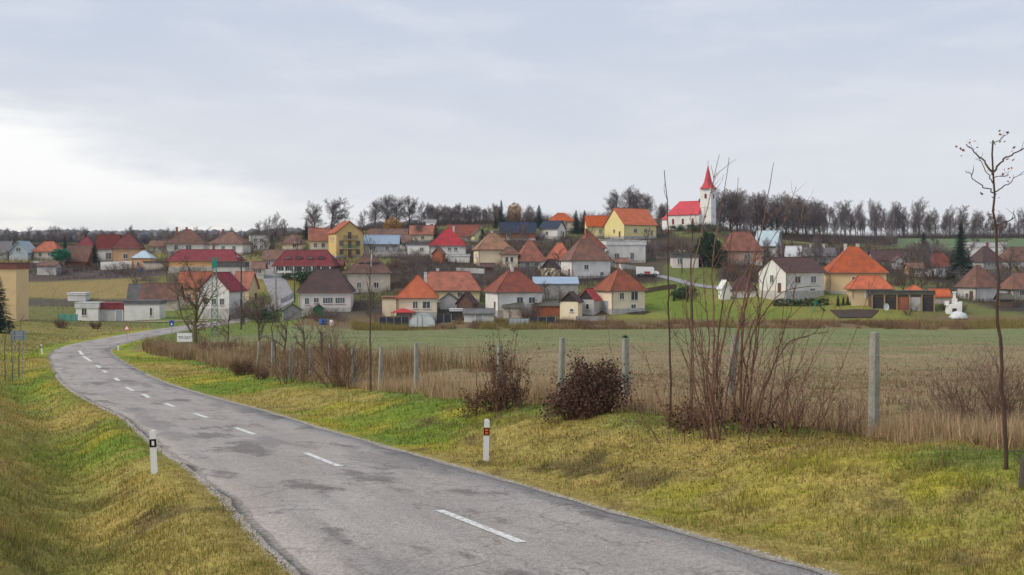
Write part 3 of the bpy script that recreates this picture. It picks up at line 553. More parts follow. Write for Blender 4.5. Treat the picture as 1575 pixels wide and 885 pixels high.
def lerp3(a, b, t): return np.asarray(a)[None]*(1-t[:,None])+np.asarray(b)[None]*t[:,None]
def paint(c, m, col): m = np.asarray(m, float); return c*(1-m[:,None])+np.asarray(col)*m[:,None]
def ground_colour(x, y, z, s):
    e = np.abs(s); yy = np.maximum(y, 3.0); px = CX+F*x/yy; py = YH-F*z/yy
    n1_ = fnoise(x, y, 3.1); n2_ = fnoise(x+70, y+20, .9); n3_ = fnoise(x+31, y-17, 14)
    # verge grass: yellow-green moss, fresh green, straw and bare brown
    c = lerp3((.345,.315,.046), (.17,.245,.035), sstep(.55*n1_+.45*n2_, .38, .58))
    c = paint(c, sstep(n3_+.3*n2_, .62, .80)*.8, (.38,.28,.095))
    c = paint(c, sstep(n2_*.6+fnoise(x-40, y+9, 2.2)*.5, .66, .80)*.85, (.12,.09,.04))
    c = paint(c, (s > 0)*sstep(e, 6.2, 8.5)*(1-sstep(e, 9.2, 10.5))*.85*sstep(n1_, .25, .5), (.135,.235,.045))
    lb = (s < 0)*sstep(e, 5.6, 7.6)                            # drier left bank
    c = paint(c, lb*.8*(y < 95), (.35,.255,.10)); c = paint(c, lb*sstep(.55*n1_+.45*n2_, .42, .58)*.85, (.205,.21,.045))
    c = paint(c, (s < 0)*sstep(e, 4.4, 5.2)*(1-sstep(e, 5.8, 6.8))*(y < 90)*.45*sstep(n1_, .3, .5), (.17,.20,.045))
    c = paint(c, sstep(e, 3.0, 3.2)*(1-sstep(e, 3.2, 3.6))*.5, (.22,.16,.06))
    # the field behind the posts
    fdist = x-(18.65-.5*y)
    fld = sstep(fdist, .3, 1.6)*(y > 5)*(y < 191)*(x > -44)
    fc = lerp3((.21,.21,.10), (.275,.21,.125), sstep(.5*fnoise(x, y, 34)+.5*n1_, .42, .62))
    fc = paint(fc, sstep(66-y, 0, 26), (.26,.19,.11)); fc = paint(fc, sstep(n2_, .5, .75)*.4, (.15,.17,.07))
    fc = paint(fc, sstep(y, 80, 140)*.55, (.165,.22,.095)); fc = fc*(.82+.36*fnoise(x*.12, y, 7))[:,None]
    c = paint(c, fld, fc)
    # strip of rough ground below the gardens, then the village slopes
    vil = sstep(y, 189, 192); c = paint(c, vil*(x > -44), (.17,.125,.07))
    g = sstep(y, 199, 206); vg = lerp3((.095,.08,.055), (.062,.050,.045), sstep(n3_, .35, .6)); vg = paint(vg, sstep(fnoise(x+11, y, 22), .60, .72), (.15,.165,.055))
    c = paint(c, g*((x > -44) | (y > 262)), vg)
    lawn = sstep(px, 925, 960)*sstep(1440-px, 0, 60)*sstep(494-py, 0, 3)*sstep(py, 436, 444)*(y > 197)*(y < 250)
    c = paint(c, lawn, lerp3((.15,.20,.035), (.215,.22,.06), sstep(n3_, .35, .6)))
    c = paint(c, sstep(px, 1015, 1030)*sstep(1110-px, 0, 15)*sstep(448-py, 0, 4)*sstep(py, 404, 408)*(y > 225)*(y < 285)*.8, (.15,.19,.04))
    ridge = sstep(px, 1360, 1400)*sstep(y, 345, 365)*(y < 475); c = paint(c, ridge, (.13,.18,.09))
    # left meadows and strips of plough
    left = (x < -40)*(y > 108)
    c = paint(c, left*(e > 5)*1.0, lerp3((.255,.215,.075), (.20,.19,.055), sstep(n1_, .4, .6)))
    c = paint(c, left*sstep(y, 176, 181)*(1-sstep(y, 232, 238)), (.165,.165,.06))
    c = paint(c, left*sstep(px, 225, 240)*(y < 240), (.16,.20,.05))
    c = paint(c, left*(px < 205)*sstep(y, 222, 226)*(1-sstep(y, 238, 241)), (.105,.095,.07))
    c = paint(c, left*(px < 205)*sstep(y, 239, 242)*(1-sstep(y, 262, 266)), (.27,.205,.085))
    c = paint(c, left*(px < 262)*sstep(y, 263, 267)*(1-sstep(y, 292, 300)), (.10,.078,.07))
    farm = sstep(y, 560, 700); c = paint(c, farm, lerp3((.07,.085,.075), (.055,.065,.06), sstep(n3_, .4, .6)))
    return c*(0.88+.24*n2_)[:,None]
gc = ground_colour(GX.ravel(), GY.ravel(), GZ.ravel(), GS.ravel())
NR = len(rows)
ii = (np.arange(NR-1)[:,None]*NU+np.arange(NU-1)[None]).ravel()
gme = np_mesh('ground', np.stack([GX.ravel(), GY.ravel(), GZ.ravel()], 1), np.stack([ii, ii+1, ii+NU+1, ii+NU], 1), attr_mat('ground_cover', bump=.8, bscale=16, nscale=6, amt=.42), gc, 4)
gme.polygons.foreach_set('use_smooth', [True]*len(gme.polygons))
ground = link('ground', gme); ground['kind'] = 'structure'

# ------------------------------------------------------------------ road, gravel edges, centre dashes
def asphalt():
    m = bpy.data.materials.new('asphalt_worn'); m.use_nodes = True; nt = m.node_tree; N, Lk = nt.nodes, nt.links; b = N['Principled BSDF']
    t = N.new('ShaderNodeTexCoord'); uv = N.new('ShaderNodeUVMap'); uv.uv_map = 'along'
    def noise(scale, detail=6, rough=.6, vec=None, sxy=None):
        n = N.new('ShaderNodeTexNoise'); n.inputs['Scale'].default_value = scale; n.inputs['Detail'].default_value = detail; n.inputs['Roughness'].default_value = rough
        v = vec or t.outputs['Object']
        if sxy:
            mpn = N.new('ShaderNodeMapping'); mpn.inputs['Scale'].default_value = sxy; Lk.new(v, mpn.inputs[0]); v = mpn.outputs[0]
        Lk.new(v, n.inputs['Vector']); return n.outputs[0]
    def rng(v, a, b_, o0=0., o1=1.):
        r = N.new('ShaderNodeMapRange'); r.inputs[1].default_value = a; r.inputs[2].default_value = b_; r.inputs[3].default_value = o0; r.inputs[4].default_value = o1; Lk.new(v, r.inputs[0]); return r.outputs[0]
    def mix(fac, a, b_):
        n = N.new('ShaderNodeMix'); n.data_type = 'RGBA'
        for i, v in ((0, fac), (6, a), (7, b_)):
            if isinstance(v, tuple): n.inputs[i].default_value = (*v, 1)
            elif isinstance(v, float): n.inputs[i].default_value = v
            else: Lk.new(v, n.inputs[i])
        return n.outputs[2]
    def mul(a, b_):
        n = N.new('ShaderNodeMath'); n.operation = 'MULTIPLY'
        for i, v in ((0, a), (1, b_)):
            if isinstance(v, float): n.inputs[i].default_value = v
            else: Lk.new(v, n.inputs[i])
        return n.outputs[0]
    U = uv.outputs[0]
    base = mix(rng(noise(1.0, 5, .6, U, (.16, .55, 1)), .35, .65), (.29, .262, .24), (.365, .333, .308))
    base = mix(rng(noise(1, 4, .6, U, (.05, 1.5, 1)), .5, .7), base, (.275, .255, .240))           # wheel tracks and long repairs
    base = mix(mul(rng(noise(1, 7, .62, U, (.26, .60, 1)), .555, .615), .8), base, (.14, .122, .115))    # dark patches of fresh bitumen
    base = mix(mul(rng(noise(1, 5, .55, U, (.07, .33, 1)), .56, .60), .55), base, (.175, .160, .158))    # large resurfaced areas
    base = mix(mul(rng(noise(1, 8, .7, U, (.5, 1.1, 1)), .60, .68), .6), base, (.40, .375, .355))    # worn pale aggregate
    vo = N.new('ShaderNodeTexVoronoi'); vo.feature = 'DISTANCE_TO_EDGE'; vo.inputs['Scale'].default_value = .9
    wv = N.new('ShaderNodeVectorMath'); wv.operation = 'ADD'
    nz = N.new('ShaderNodeTexNoise'); nz.inputs['Scale'].default_value = 1.3; nz.inputs['Detail'].default_value = 5; Lk.new(t.outputs['Object'], nz.inputs['Vector'])
    Lk.new(t.outputs['Object'], wv.inputs[0]); Lk.new(nz.outputs['Color'], wv.inputs[1]); Lk.new(wv.outputs[0], vo.inputs['Vector'])
    crack = mul(rng(vo.outputs['Distance'], .030, .0), rng(noise(.35, 3), .46, .54))
    base = mix(mul(crack, .6), base, (.08, .072, .07))
    sp = N.new('ShaderNodeTexVoronoi'); sp.inputs['Scale'].default_value = 26; Lk.new(t.outputs['Object'], sp.inputs['Vector'])
    grit = rng(sp.outputs['Color'], .1, .9, .74, 1.26)
    hsv = N.new('ShaderNodeHueSaturation'); Lk.new(base, hsv.inputs['Color']); Lk.new(grit, hsv.inputs['Value'])
    Lk.new(hsv.outputs[0], b.inputs['Base Color'])
    b.inputs['Roughness'].default_value = .8; Lk.new(rng(noise(.6, 4), .35, .65, .55, .9), b.inputs['Roughness']); b.inputs['Specular IOR Level'].default_value = .3
    bp = N.new('ShaderNodeBump'); bp.inputs['Strength'].default_value = .55; bp.inputs['Distance'].default_value = .02
    Lk.new(sp.outputs['Distance'], bp.inputs['Height']); bp2 = N.new('ShaderNodeBump'); bp2.inputs['Strength'].default_value = .4; bp2.inputs['Distance'].default_value = .04
    Lk.new(noise(1.2, 5), bp2.inputs['Height']); Lk.new(bp2.outputs[0], bp.inputs['Normal']); Lk.new(bp.outputs[0], b.inputs['Normal'])
    return m
def ribbon(name, C2, Nn, S, offs, zfun, m, uvs=True):
    V = []; T = []; k = len(offs)
    for i in range(len(C2)):
        for j, o in enumerate(offs):
            oo = o[i] if hasattr(o, '__len__') else o
            p = C2[i]+Nn[i]*oo; V.append((p[0], p[1], zfun(p[0], p[1], oo)))
    for i in range(len(C2)-1):
        for j in range(k-1): T.append((i*k+j, i*k+j+1, (i+1)*k+j+1, (i+1)*k+j))
    me = bpy.data.meshes.new(name); me.from_pydata(V, [], T); me.update(); me.materials.append(m)
    me.polygons.foreach_set('use_smooth', [True]*len(me.polygons))
    if uvs:
        uvl = me.uv_layers.new(name='along')
        for l in me.loops:
            i, j = divmod(l.vertex_index, k); o = offs[j]; uvl.data[l.index].uv = (S[i], o[i] if hasattr(o, '__len__') else o)
    return link(name, me)
nC = len(CLF)
wob = lambda sc_, a, seed: (vnoise(CLS, CLS*0+seed, sc_)-.5)*a
hwid = 3.0 + np.interp(CLF[:,1], [120,140,160,185], [0,.45,.5,.1])
eL = -(hwid+wob(3.2,.16,5.)+wob(.9,.10,9.)); eR = hwid+wob(2.6,.20,15.)+wob(.9,.14,19.)
def zroad(x, y, o): return float(zr(np.clip(y,-59,229)))+.05*(1-(abs(o)/3.2)**2)
A_M = asphalt()
road = ribbon('road', CLF, CLN, CLS, [eL-.02, eL, -2.1, -1, 0, 1, 2.1, eR, eR+.02], lambda x, y, o: zroad(x, y, o) - (.12 if abs(o) > 3.9 else 0), A_M); road['kind'] = 'structure'
# drop the outermost rows so the slab has a side
me = road.data; k = 9
for v in me.vertices:
    if v.index % k in (0, 8): v.co.z -= .13
M_GRAVEL = mat('gravel_edge', (.42,.39,.36), .95, col2=(.27,.23,.19), scale=9, lo=.4, hi=.6, bump=.9, bscale=45)
for sgn, e_, nm in ((-1, -eL, 5.), (1, eR, 8.)):
    inner = e_-(.22 if sgn < 0 else .12)+wob(.8, .16, 33+nm); outer = e_+(.0 if sgn < 0 else .18)+wob(1.4, .16, 40+nm)+wob(.5, .16, 44+nm)
    g = ribbon('gravel_shoulder', CLF, CLN, CLS, [sgn*outer, sgn*(e_+.05), sgn*inner][::1 if sgn < 0 else -1], lambda x, y, o: zroad(x, y, min(abs(o), 3.2))+.006-max(0, abs(o)-3.0)*.12, M_GRAVEL)
    g['kind'] = 'structure'
M_LINE = mat('road_paint', (.70,.70,.68), .7, col2=(.36,.345,.335), scale=9, lo=.46, hi=.64, detail=9)
def sAt(y0): return float(np.interp(y0, CLF[:,1], CLS))
def cl_at(s): return np.array([np.interp(s, CLS, CLF[:,0]), np.interp(s, CLS, CLF[:,1])]), np.array([np.interp(s, CLS, CLN[:,0]), np.interp(s, CLS, CLN[:,1])])
def dash_pts(px, py):
    lo, hi = 8., 300.
    for _ in range(50):
        m_ = (lo+hi)/2
        if -(float(zr(m_))+.05)*F/m_ > py-YH: lo = m_
        else: hi = m_
    return (px-CX)*m_/F, m_
dashes = [((803,835),(675,785)),((523,718),(470,697)),((392,669),(362,658)),((319,643),(299,636)),((268,626),(255,621)),((229,612),(220,606.5)),((205,601.5),(194,596)),((183,586),(177,581.5)),((164,573.5),(159,570)),((154,566),(149,562)),((140,556),(128,548)),((127,546),(122,540))]
for a_, b_ in dashes:
    p0 = np.array(dash_pts(*a_)); p1 = np.array(dash_pts(*b_)); t = p1-p0; Ln = np.linalg.norm(t); t /= Ln; nn = np.array([t[1], -t[0]]); n_ = max(3, int(Ln/.5))
    wd = .065+.0009*p0[1]; V = []; T = []
    for i in range(n_+1):
        for j in (-1, 1):
            q = p0+t*Ln*i/n_+nn*wd*j; o = float(sdist([q[0]],[q[1]])[0]); V.append((q[0], q[1], zroad(q[0], q[1], o)+.008))
    for i in range(n_): T.append((i*2, i*2+1, i*2+3, i*2+2))
    MB().poly(V, T).build('centre_line_dash', M_LINE, road)
# side streets and lanes laid on the terrain
M_LANE = mat('lane_asphalt', (.30,.29,.31), .85, col2=(.24,.235,.245), scale=.5, bump=.3)
M_DIRT = mat('lane_gravel', (.34,.29,.24), .95, col2=(.24,.20,.15), scale=.6, bump=.4)
def lane(name, pts, w, m):
    P = catmull(np.array(pts, float), 1.2); Nn = norms(P); S = np.arange(len(P))*1.2
    o = ribbon(name, P, Nn, S, [-w/2, -w/4, 0, w/4, w/2], lambda x, y, o_: gz(x, y)+.12, m, False); o['kind'] = 'structure'; return o
lane('street', [(-51.9,212),(-50,219),(-50.2,228),(-53.5,240),(-59,254),(-65,269),(-70,284)], 5.2, M_LANE)
lane('street', [((1010-CX)*248/F,248),((1035-CX)*240/F,240),((1060-CX)*233/F,233),((1100-CX)*229/F,229),((1150-CX)*230/F,230)], 3.4, M_LANE)
lane('farm_lane', [(-130,176),(-105,183),(-88,190),(-72,196),(-58,199)], 3.5, M_DIRT)

# ------------------------------------------------------------------ buildings
WIN_CACHE = {}
def window(parent, w, h, loc, rz, brown=False):
    key = (round(w,2), round(h,2), brown)
    if key not in WIN_CACHE:
        fr = MB(); b = .09; dpt = .07
        fr.quadbox(-w/2-b, w/2+b, -dpt, .0, -b, 0).quadbox(-w/2-b, w/2+b, -dpt, .0, h, h+b).quadbox(-w/2-b, -w/2, -dpt, .0, 0, h).quadbox(w/2, w/2+b, -dpt, .0, 0, h)
        if w > .7: fr.quadbox(-.035, .035, -dpt+.015, -.005, 0, h)
        if w > 1.5:
            for q in (-.25, .25): fr.quadbox(q*w-.03, q*w+.03, -dpt+.015, -.005, 0, h)
        pn = MB().quadbox(-w/2, w/2, -.03, -.008, 0, h); sl = MB().quadbox(-w/2-.14, w/2+.14, -.16, -.002, -b-.06, -b-.004)
        WIN_CACHE[key] = (fr.mesh('window', M_FRAMEB if brown else M_FRAME), pn.mesh('pane', M_PANE), sl.mesh('sill', M_PLINTH))
    a, p, s_ = WIN_CACHE[key]
    o = link('window', a, parent, loc, rz); link('pane', p, o); link('sill', s_, o)
    return o
def gable_roof(w, dp, Hh, RH, o, t=.2):
    """two roof slabs, ridge along x"""
    m = MB(); X = w/2+o; Yd = dp/2+o
    for s_ in (-1, 1):
        v = [(-X,s_*Yd,Hh),(X,s_*Yd,Hh),(X,0,Hh+RH),(-X,0,Hh+RH),(-X,s_*Yd,Hh-t),(X,s_*Yd,Hh-t),(X,0,Hh+RH-t),(-X,0,Hh+RH-t)]
        fs = [(0,1,2,3),(7,6,5,4),(0,4,5,1),(1,5,6,2),(2,6,7,3),(3,7,4,0)]
        if s_ > 0: fs = [tuple(reversed(q)) for q in fs]
        m.poly(v, fs)
    return m
def hip_roof(w, dp, Hh, RH, o, rl, t=.2):
    m = MB(); X = w/2+o; Yd = dp/2+o; r = max(.12, rl*w)
    v = [(-X,-Yd,Hh),(X,-Yd,Hh),(X,Yd,Hh),(-X,Yd,Hh),(-r,0,Hh+RH),(r,0,Hh+RH),(-X,-Yd,Hh-t),(X,-Yd,Hh-t),(X,Yd,Hh-t),(-X,Yd,Hh-t)]
    m.poly(v, [(0,1,5,4),(1,2,5),(2,3,4,5),(3,0,4),(6,9,8,7),(0,6,7,1),(1,7,8,2),(2,8,9,3),(3,9,6,0)])
    return m
def build_house(h):
    d = h['d']; yaw = h['yaw']; k = h['kw']; c_, s_ = abs(math.cos(yaw)), abs(math.sin(yaw))
    Wm = (h['R']-h['L'])*d/F; o = .42 if h['roof'] not in ('flat',) else .12
    if h['cat'] == 'shed': o = min(o, .28)
    w = max(1.2, (Wm-2*o*(c_+s_))/(c_+h['ratio']*s_)); dp = w*h['ratio']
    if h['roof'] == 'gablef': w, dp = w, dp
    x = ((h['L']+h['R'])/2-CX)*d/F; zb = (YH-h['base'])*d/F; Hh = (h['base']-h['eave'])*d/F; RH = (h['eave']-h['apex'])*d/F
    root = thing(h['name'], h['label'], h['cat'], (x, d, zb), yaw)
    R2 = Matrix.Rotation(yaw, 2)
    low = 0.0
    for a in (-1, 1):
        for b in (-1, 1):
            q = R2 @ Vector((a*w/2, b*dp/2)); low = min(low, gz(x+q.x, d+q.y)-zb)
    low -= .35
    wm = W[h['wall']]; rm = R[h['rm']]; t = h['roof']
    top = Hh-.06
    wall = MB()
    if t in ('gable', 'gablef'):
        gw, gd = (w, dp) if t == 'gable' else (dp, w)              # gd: span of the gable
        mslope = RH/(gd/2+o); hw = Hh+mslope*o-.24; ap = Hh+RH-.24
        v = []
        for sx_ in (-1, 1): v += [(sx_*gw/2,-gd/2,low),(sx_*gw/2,gd/2,low),(sx_*gw/2,gd/2,hw),(sx_*gw/2,0,ap),(sx_*gw/2,-gd/2,hw)]
        fs = [(4,3,2,1,0),(5,6,7,8,9),(0,1,6,5),(0,5,9,4),(1,2,7,6),(4,9,8,3),(3,8,7,2)]
        if t == 'gablef': v = [(-b, a, c) for a, b, c in v]
        wall.poly(v, fs)
    else:
        wall.quadbox(-w/2, w/2, -dp/2, dp/2, low, top)
    wall.build('wall', wm, root)
    if h['cat'] == 'house' and h['wall'] not in ('brown',):
        MB().quadbox(-w/2-.04, w/2+.04, -dp/2-.04, dp/2+.04, low-.02, min(.45, Hh*.15)).build('plinth', M_PLINTH, root)
    if t == 'hip':
        ro = hip_roof(w, dp, Hh, RH, o, k.get('rl', .1)).build('roof', rm, root)
        r = max(.12, k.get('rl', .1)*w); X = w/2+o; Yd = dp/2+o; rc = MB()
        rc.tube([(-r-.05,0,Hh+RH),(r+.05,0,Hh+RH)], .09, 5)
        for a in (-1, 1):
            for b in (-1, 1): rc.tube([(a*X,b*Yd,Hh+.02),(a*r,0,Hh+RH)], .085, 5)
        rc.build('ridge_tiles', rm, ro)
    elif t == 'gable':
        ro = gable_roof(w, dp, Hh, RH, o).build('roof', rm, root); MB().tube([(-w/2-o,0,Hh+RH),(w/2+o,0,Hh+RH)], .1, 5).build('ridge_tiles', rm, ro)
    elif t == 'gablef':
        g_ = gable_roof(dp, w, Hh, RH, o); g_.v = [(-b, a, c) for a, b, c in g_.v]; ro = g_.build('roof', rm, root)
        MB().tube([(0,-dp/2-o,Hh+RH),(0,dp/2+o,Hh+RH)], .1, 5).build('ridge_tiles', rm, ro)
        if k.get('darkgable'):
            mslope = RH/(w/2+o); hw = Hh+mslope*o-.22
            MB().poly([(-w/2+.02,-dp/2-.05,hw),(w/2-.02,-dp/2-.05,hw),(0,-dp/2-.05,Hh+RH-.26),(-w/2+.02,-dp/2-.005,hw),(w/2-.02,-dp/2-.005,hw),(0,-dp/2-.005,Hh+RH-.26)], [(0,1,2),(5,4,3),(0,3,4,1),(1,4,5,2),(2,5,3,0)]).build('gable_boards', W['dark'], root)
    elif t == 'shed':
        X = w/2+.25; Y1 = dp/2+.25
        ro = MB().poly([(-X,-Y1,Hh-.12),(X,-Y1,Hh-.12),(X,Y1,Hh+RH),(-X,Y1,Hh+RH),(-X,-Y1,Hh),(X,-Y1,Hh),(X,Y1,Hh+RH+.12),(-X,Y1,Hh+RH+.12)], [(3,2,1,0),(4,5,6,7),(0,1,5,4),(1,2,6,5),(2,3,7,6),(3,0,4,7)]).build('roof', rm, root)
    else:
        ro = MB().quadbox(-w/2-.18, w/2+.18, -dp/2-.18, dp/2+.18, top-.02, Hh+RH-.06).quadbox(-w/2-.26, w/2+.26, -dp/2-.26, dp/2+.26, Hh+RH-.06, Hh+RH+.02).build('roof', rm, root)
    if t in ('hip', 'gable') and Hh > 1.5:
        X = w/2+o; Yd = dp/2+o
        g_ = MB(); g_.tube([(-X,-Yd-.06,Hh-.1),(X,-Yd-.06,Hh-.1)], .07, 5)
        if t == 'hip': g_.tube([(-X-.06,-Yd,Hh-.1),(-X-.06,Yd,Hh-.1)], .07, 5)
        g_.tube([(-w/2+.15,-Yd-.02,Hh-.15),(-w/2+.15,-dp/2-.1,Hh-.6),(-w/2+.15,-dp/2-.1,.1)], .055, 5)
        g_.build('gutter', M_GUT, root)
    def on_roof(u, v):
        xx, yy_ = u*w, v*dp
        if t == 'gablef': zz = Hh+RH*(1-abs(xx)/(w/2+o))
        elif t == 'gable': zz = Hh+RH*(1-abs(yy_)/(dp/2+o))
        else:
            r = max(.12, k.get('rl', .1)*w); X = w/2+o
            zz = Hh+RH*min(1-abs(yy_)/(dp/2+o), 1 if abs(xx) < r else (X-abs(xx))/(X-r))
        return xx, yy_, zz
    for ch in k.get('chim', []):
        xx, yy_, zz = on_roof(ch[0], ch[1]); hh = max(.9, Hh+RH-zz+.55)
        MB().quadbox(xx-.28, xx+.28, yy_-.28, yy_+.28, zz-.6, zz+hh).quadbox(xx-.36, xx+.36, yy_-.36, yy_+.36, zz+hh, zz+hh+.12).build('chimney', M_CHIM if ch[2] == 'w' else M_CHIMB, ro)
    FACE = {'f': (lambda u: (u*w/2, -dp/2-.002), 0.0), 'l': (lambda u: (-w/2-.002, -u*dp/2), -math.pi/2), 'r': (lambda u: (w/2+.002, u*dp/2), math.pi/2)}
    wins = k.get('wins')
    if wins is None and h['cat'] == 'house' and Hh > 1.6:
        wins = [('f',-.5,min(1.0,Hh*.35),.95,min(1.2,Hh*.45)),('f',.4,min(1.0,Hh*.35),.95,min(1.2,Hh*.45))]
    for fc, u, v, ww, hh in wins or []:
        fn, rz = FACE[fc]; p = fn(u*(1-ww/(w if fc == 'f' else dp)) if abs(u) > .3 else u)
        window(root, ww, hh, (p[0], p[1], v), rz)
    if k.get('garage'):
        fc, u, ww, hh = k['garage']; fn, rz = FACE[fc]; p = fn(u)
        dr = link('door', MB().quadbox(-ww/2, ww/2, -.05, 0, 0, hh).mesh('door', M_DOORG), root, (p[0], p[1], .02), rz)
        link('door_frame', MB().quadbox(-ww/2-.12, -ww/2, -.09, 0, 0, hh+.12).quadbox(ww/2, ww/2+.12, -.09, 0, 0, hh+.12).quadbox(-ww/2, ww/2, -.09, 0, hh, hh+.12).mesh('door_frame', M_FRAME), dr)
        link('handle', MB().quadbox(ww*.3, ww*.3+.12, -.1, -.052, hh*.5, hh*.5+.06).mesh('handle', M_STEEL), dr)
    elif h['cat'] == 'house' and Hh > 2.2 and not k.get('balcony'):
        fn, rz = FACE['r' if yaw < -.1 else 'l']; p = fn(.55)
        dr = link('door', MB().quadbox(-.48, .48, -.05, 0, 0, 2.0).mesh('door', M_DOOR), root, (p[0], p[1], .05), rz)
        link('handle', MB().quadbox(.34, .40, -.1, -.052, .95, 1.1).mesh('handle', M_STEEL), dr)
    nd = k.get('dormers', 0); small = k.get('smalldorm')
    for i in range(nd):
        u = (i-(nd-1)/2)*(.19 if not small else .17); v = -.30 if not small else -.27; xx, yy_, zz = on_roof(u, v); r_ = .75 if not small else .6; hh = .75 if not small else .28
        dm = MB(); L_ = 2.2; npt = 9; arc = [(r_*1.25*math.cos(math.pi*q/(npt-1)), hh*math.sin(math.pi*q/(npt-1))) for q in range(npt)]
        V = [(xx+a, yy_-.35, zz-.1+b) for a, b in arc]+[(xx+a, yy_+L_, zz-.1+b) for a, b in arc]
        dm.poly(V, [(q, q+1, npt+q+1, npt+q) for q in range(npt-1)]+[tuple(reversed(range(npt)))])
        do = dm.build('dormer', rm, ro)
        arc2 = [(a*.72, b*.68) for a, b in arc]
        MB().poly([(xx+a, yy_-.37, zz-.06+b) for a, b in arc2]+[(xx+a, yy_-.352, zz-.06+b) for a, b in arc2], [tuple(range(npt)), tuple(reversed(range(npt, 2*npt)))]+[(q, npt+q, npt+q+1, q+1) for q in range(npt-1)]).build('pane', M_PANE, do)
    if k.get('porch'):
        for i in range(7):
            xx = -w/2+.6+i*(w-1.2)/6; MB().quadbox(xx-.12, xx+.12, -dp/2-1.1, -dp/2-.86, low, Hh-.2).build('porch_post', W['white'], root)
        for i in (0, 2, 3, 5):
            xx = -w/2+.6+(i+.5)*(w-1.2)/6; window(root, 1.3, 1.2, (xx, -dp/2-.002, .35), 0)
        MB().quadbox(-w/2+.5, w/2-.5, -dp/2-1.05, -dp/2-.93, 0.0, .55).build('porch_rail', W['white'], root)
    if k.get('balcony'):
        for i, zf in enumerate((2.55, 5.1)):
            ww = 5.0-.9*i
            MB().quadbox(-ww/2, ww/2, -dp/2-1.2, -dp/2+.05, zf-.16, zf).build('balcony_slab', M_PLINTH, root)
            bl = MB()
            for q in range(int(ww/.22)+1): xx = -ww/2+.04+q*.22; bl.quadbox(xx-.045, xx+.045, -dp/2-1.2, -dp/2-1.14, zf+.004, zf+.92)
            bl.quadbox(-ww/2, ww/2, -dp/2-1.24, -dp/2-1.1, zf+.925, zf+1.0)
            bl.build('balcony_railing', W['brown'] if i else W['green'], root)
        for zf in (.1, 2.56, 5.11):
            dr = link('balcony_door', MB().quadbox(-.5, .5, -.06, 0, 0, 2.0).mesh('balcony_door', M_FRAMEB if zf else M_DOOR), root, (0, -dp/2-.002, zf), 0)
            link('pane', MB().quadbox(-.36, .36, -.075, -.062, .7, 1.8).mesh('pane', M_PANE), dr)
            if zf < 5: 
                for u in (-.62, .62): window(root, 1.0, 1.2, (u*w/2, -dp/2-.002, zf+.8), 0, True)
    if k.get('bays'):
        for i in range(5):
            xx = -w/2+w*(i+.5)/5
            MB().quadbox(xx-w*.085, xx+w*.085, -dp/2-.03, -dp/2-.004, low+.4, Hh-.5).build('bay_opening', (W['dark'], W['dark'], W['brick'], W['palegrey'], W['dark'])[i], root)
        for i in range(6):
            xx = -w/2+.1+i*(w-.2)/5; MB().quadbox(xx-.09, xx+.09, -dp/2-.35, -dp/2-.17, low, Hh-.08).build('post', M_WOODL, root)
    return root
for h in H: build_house(h)

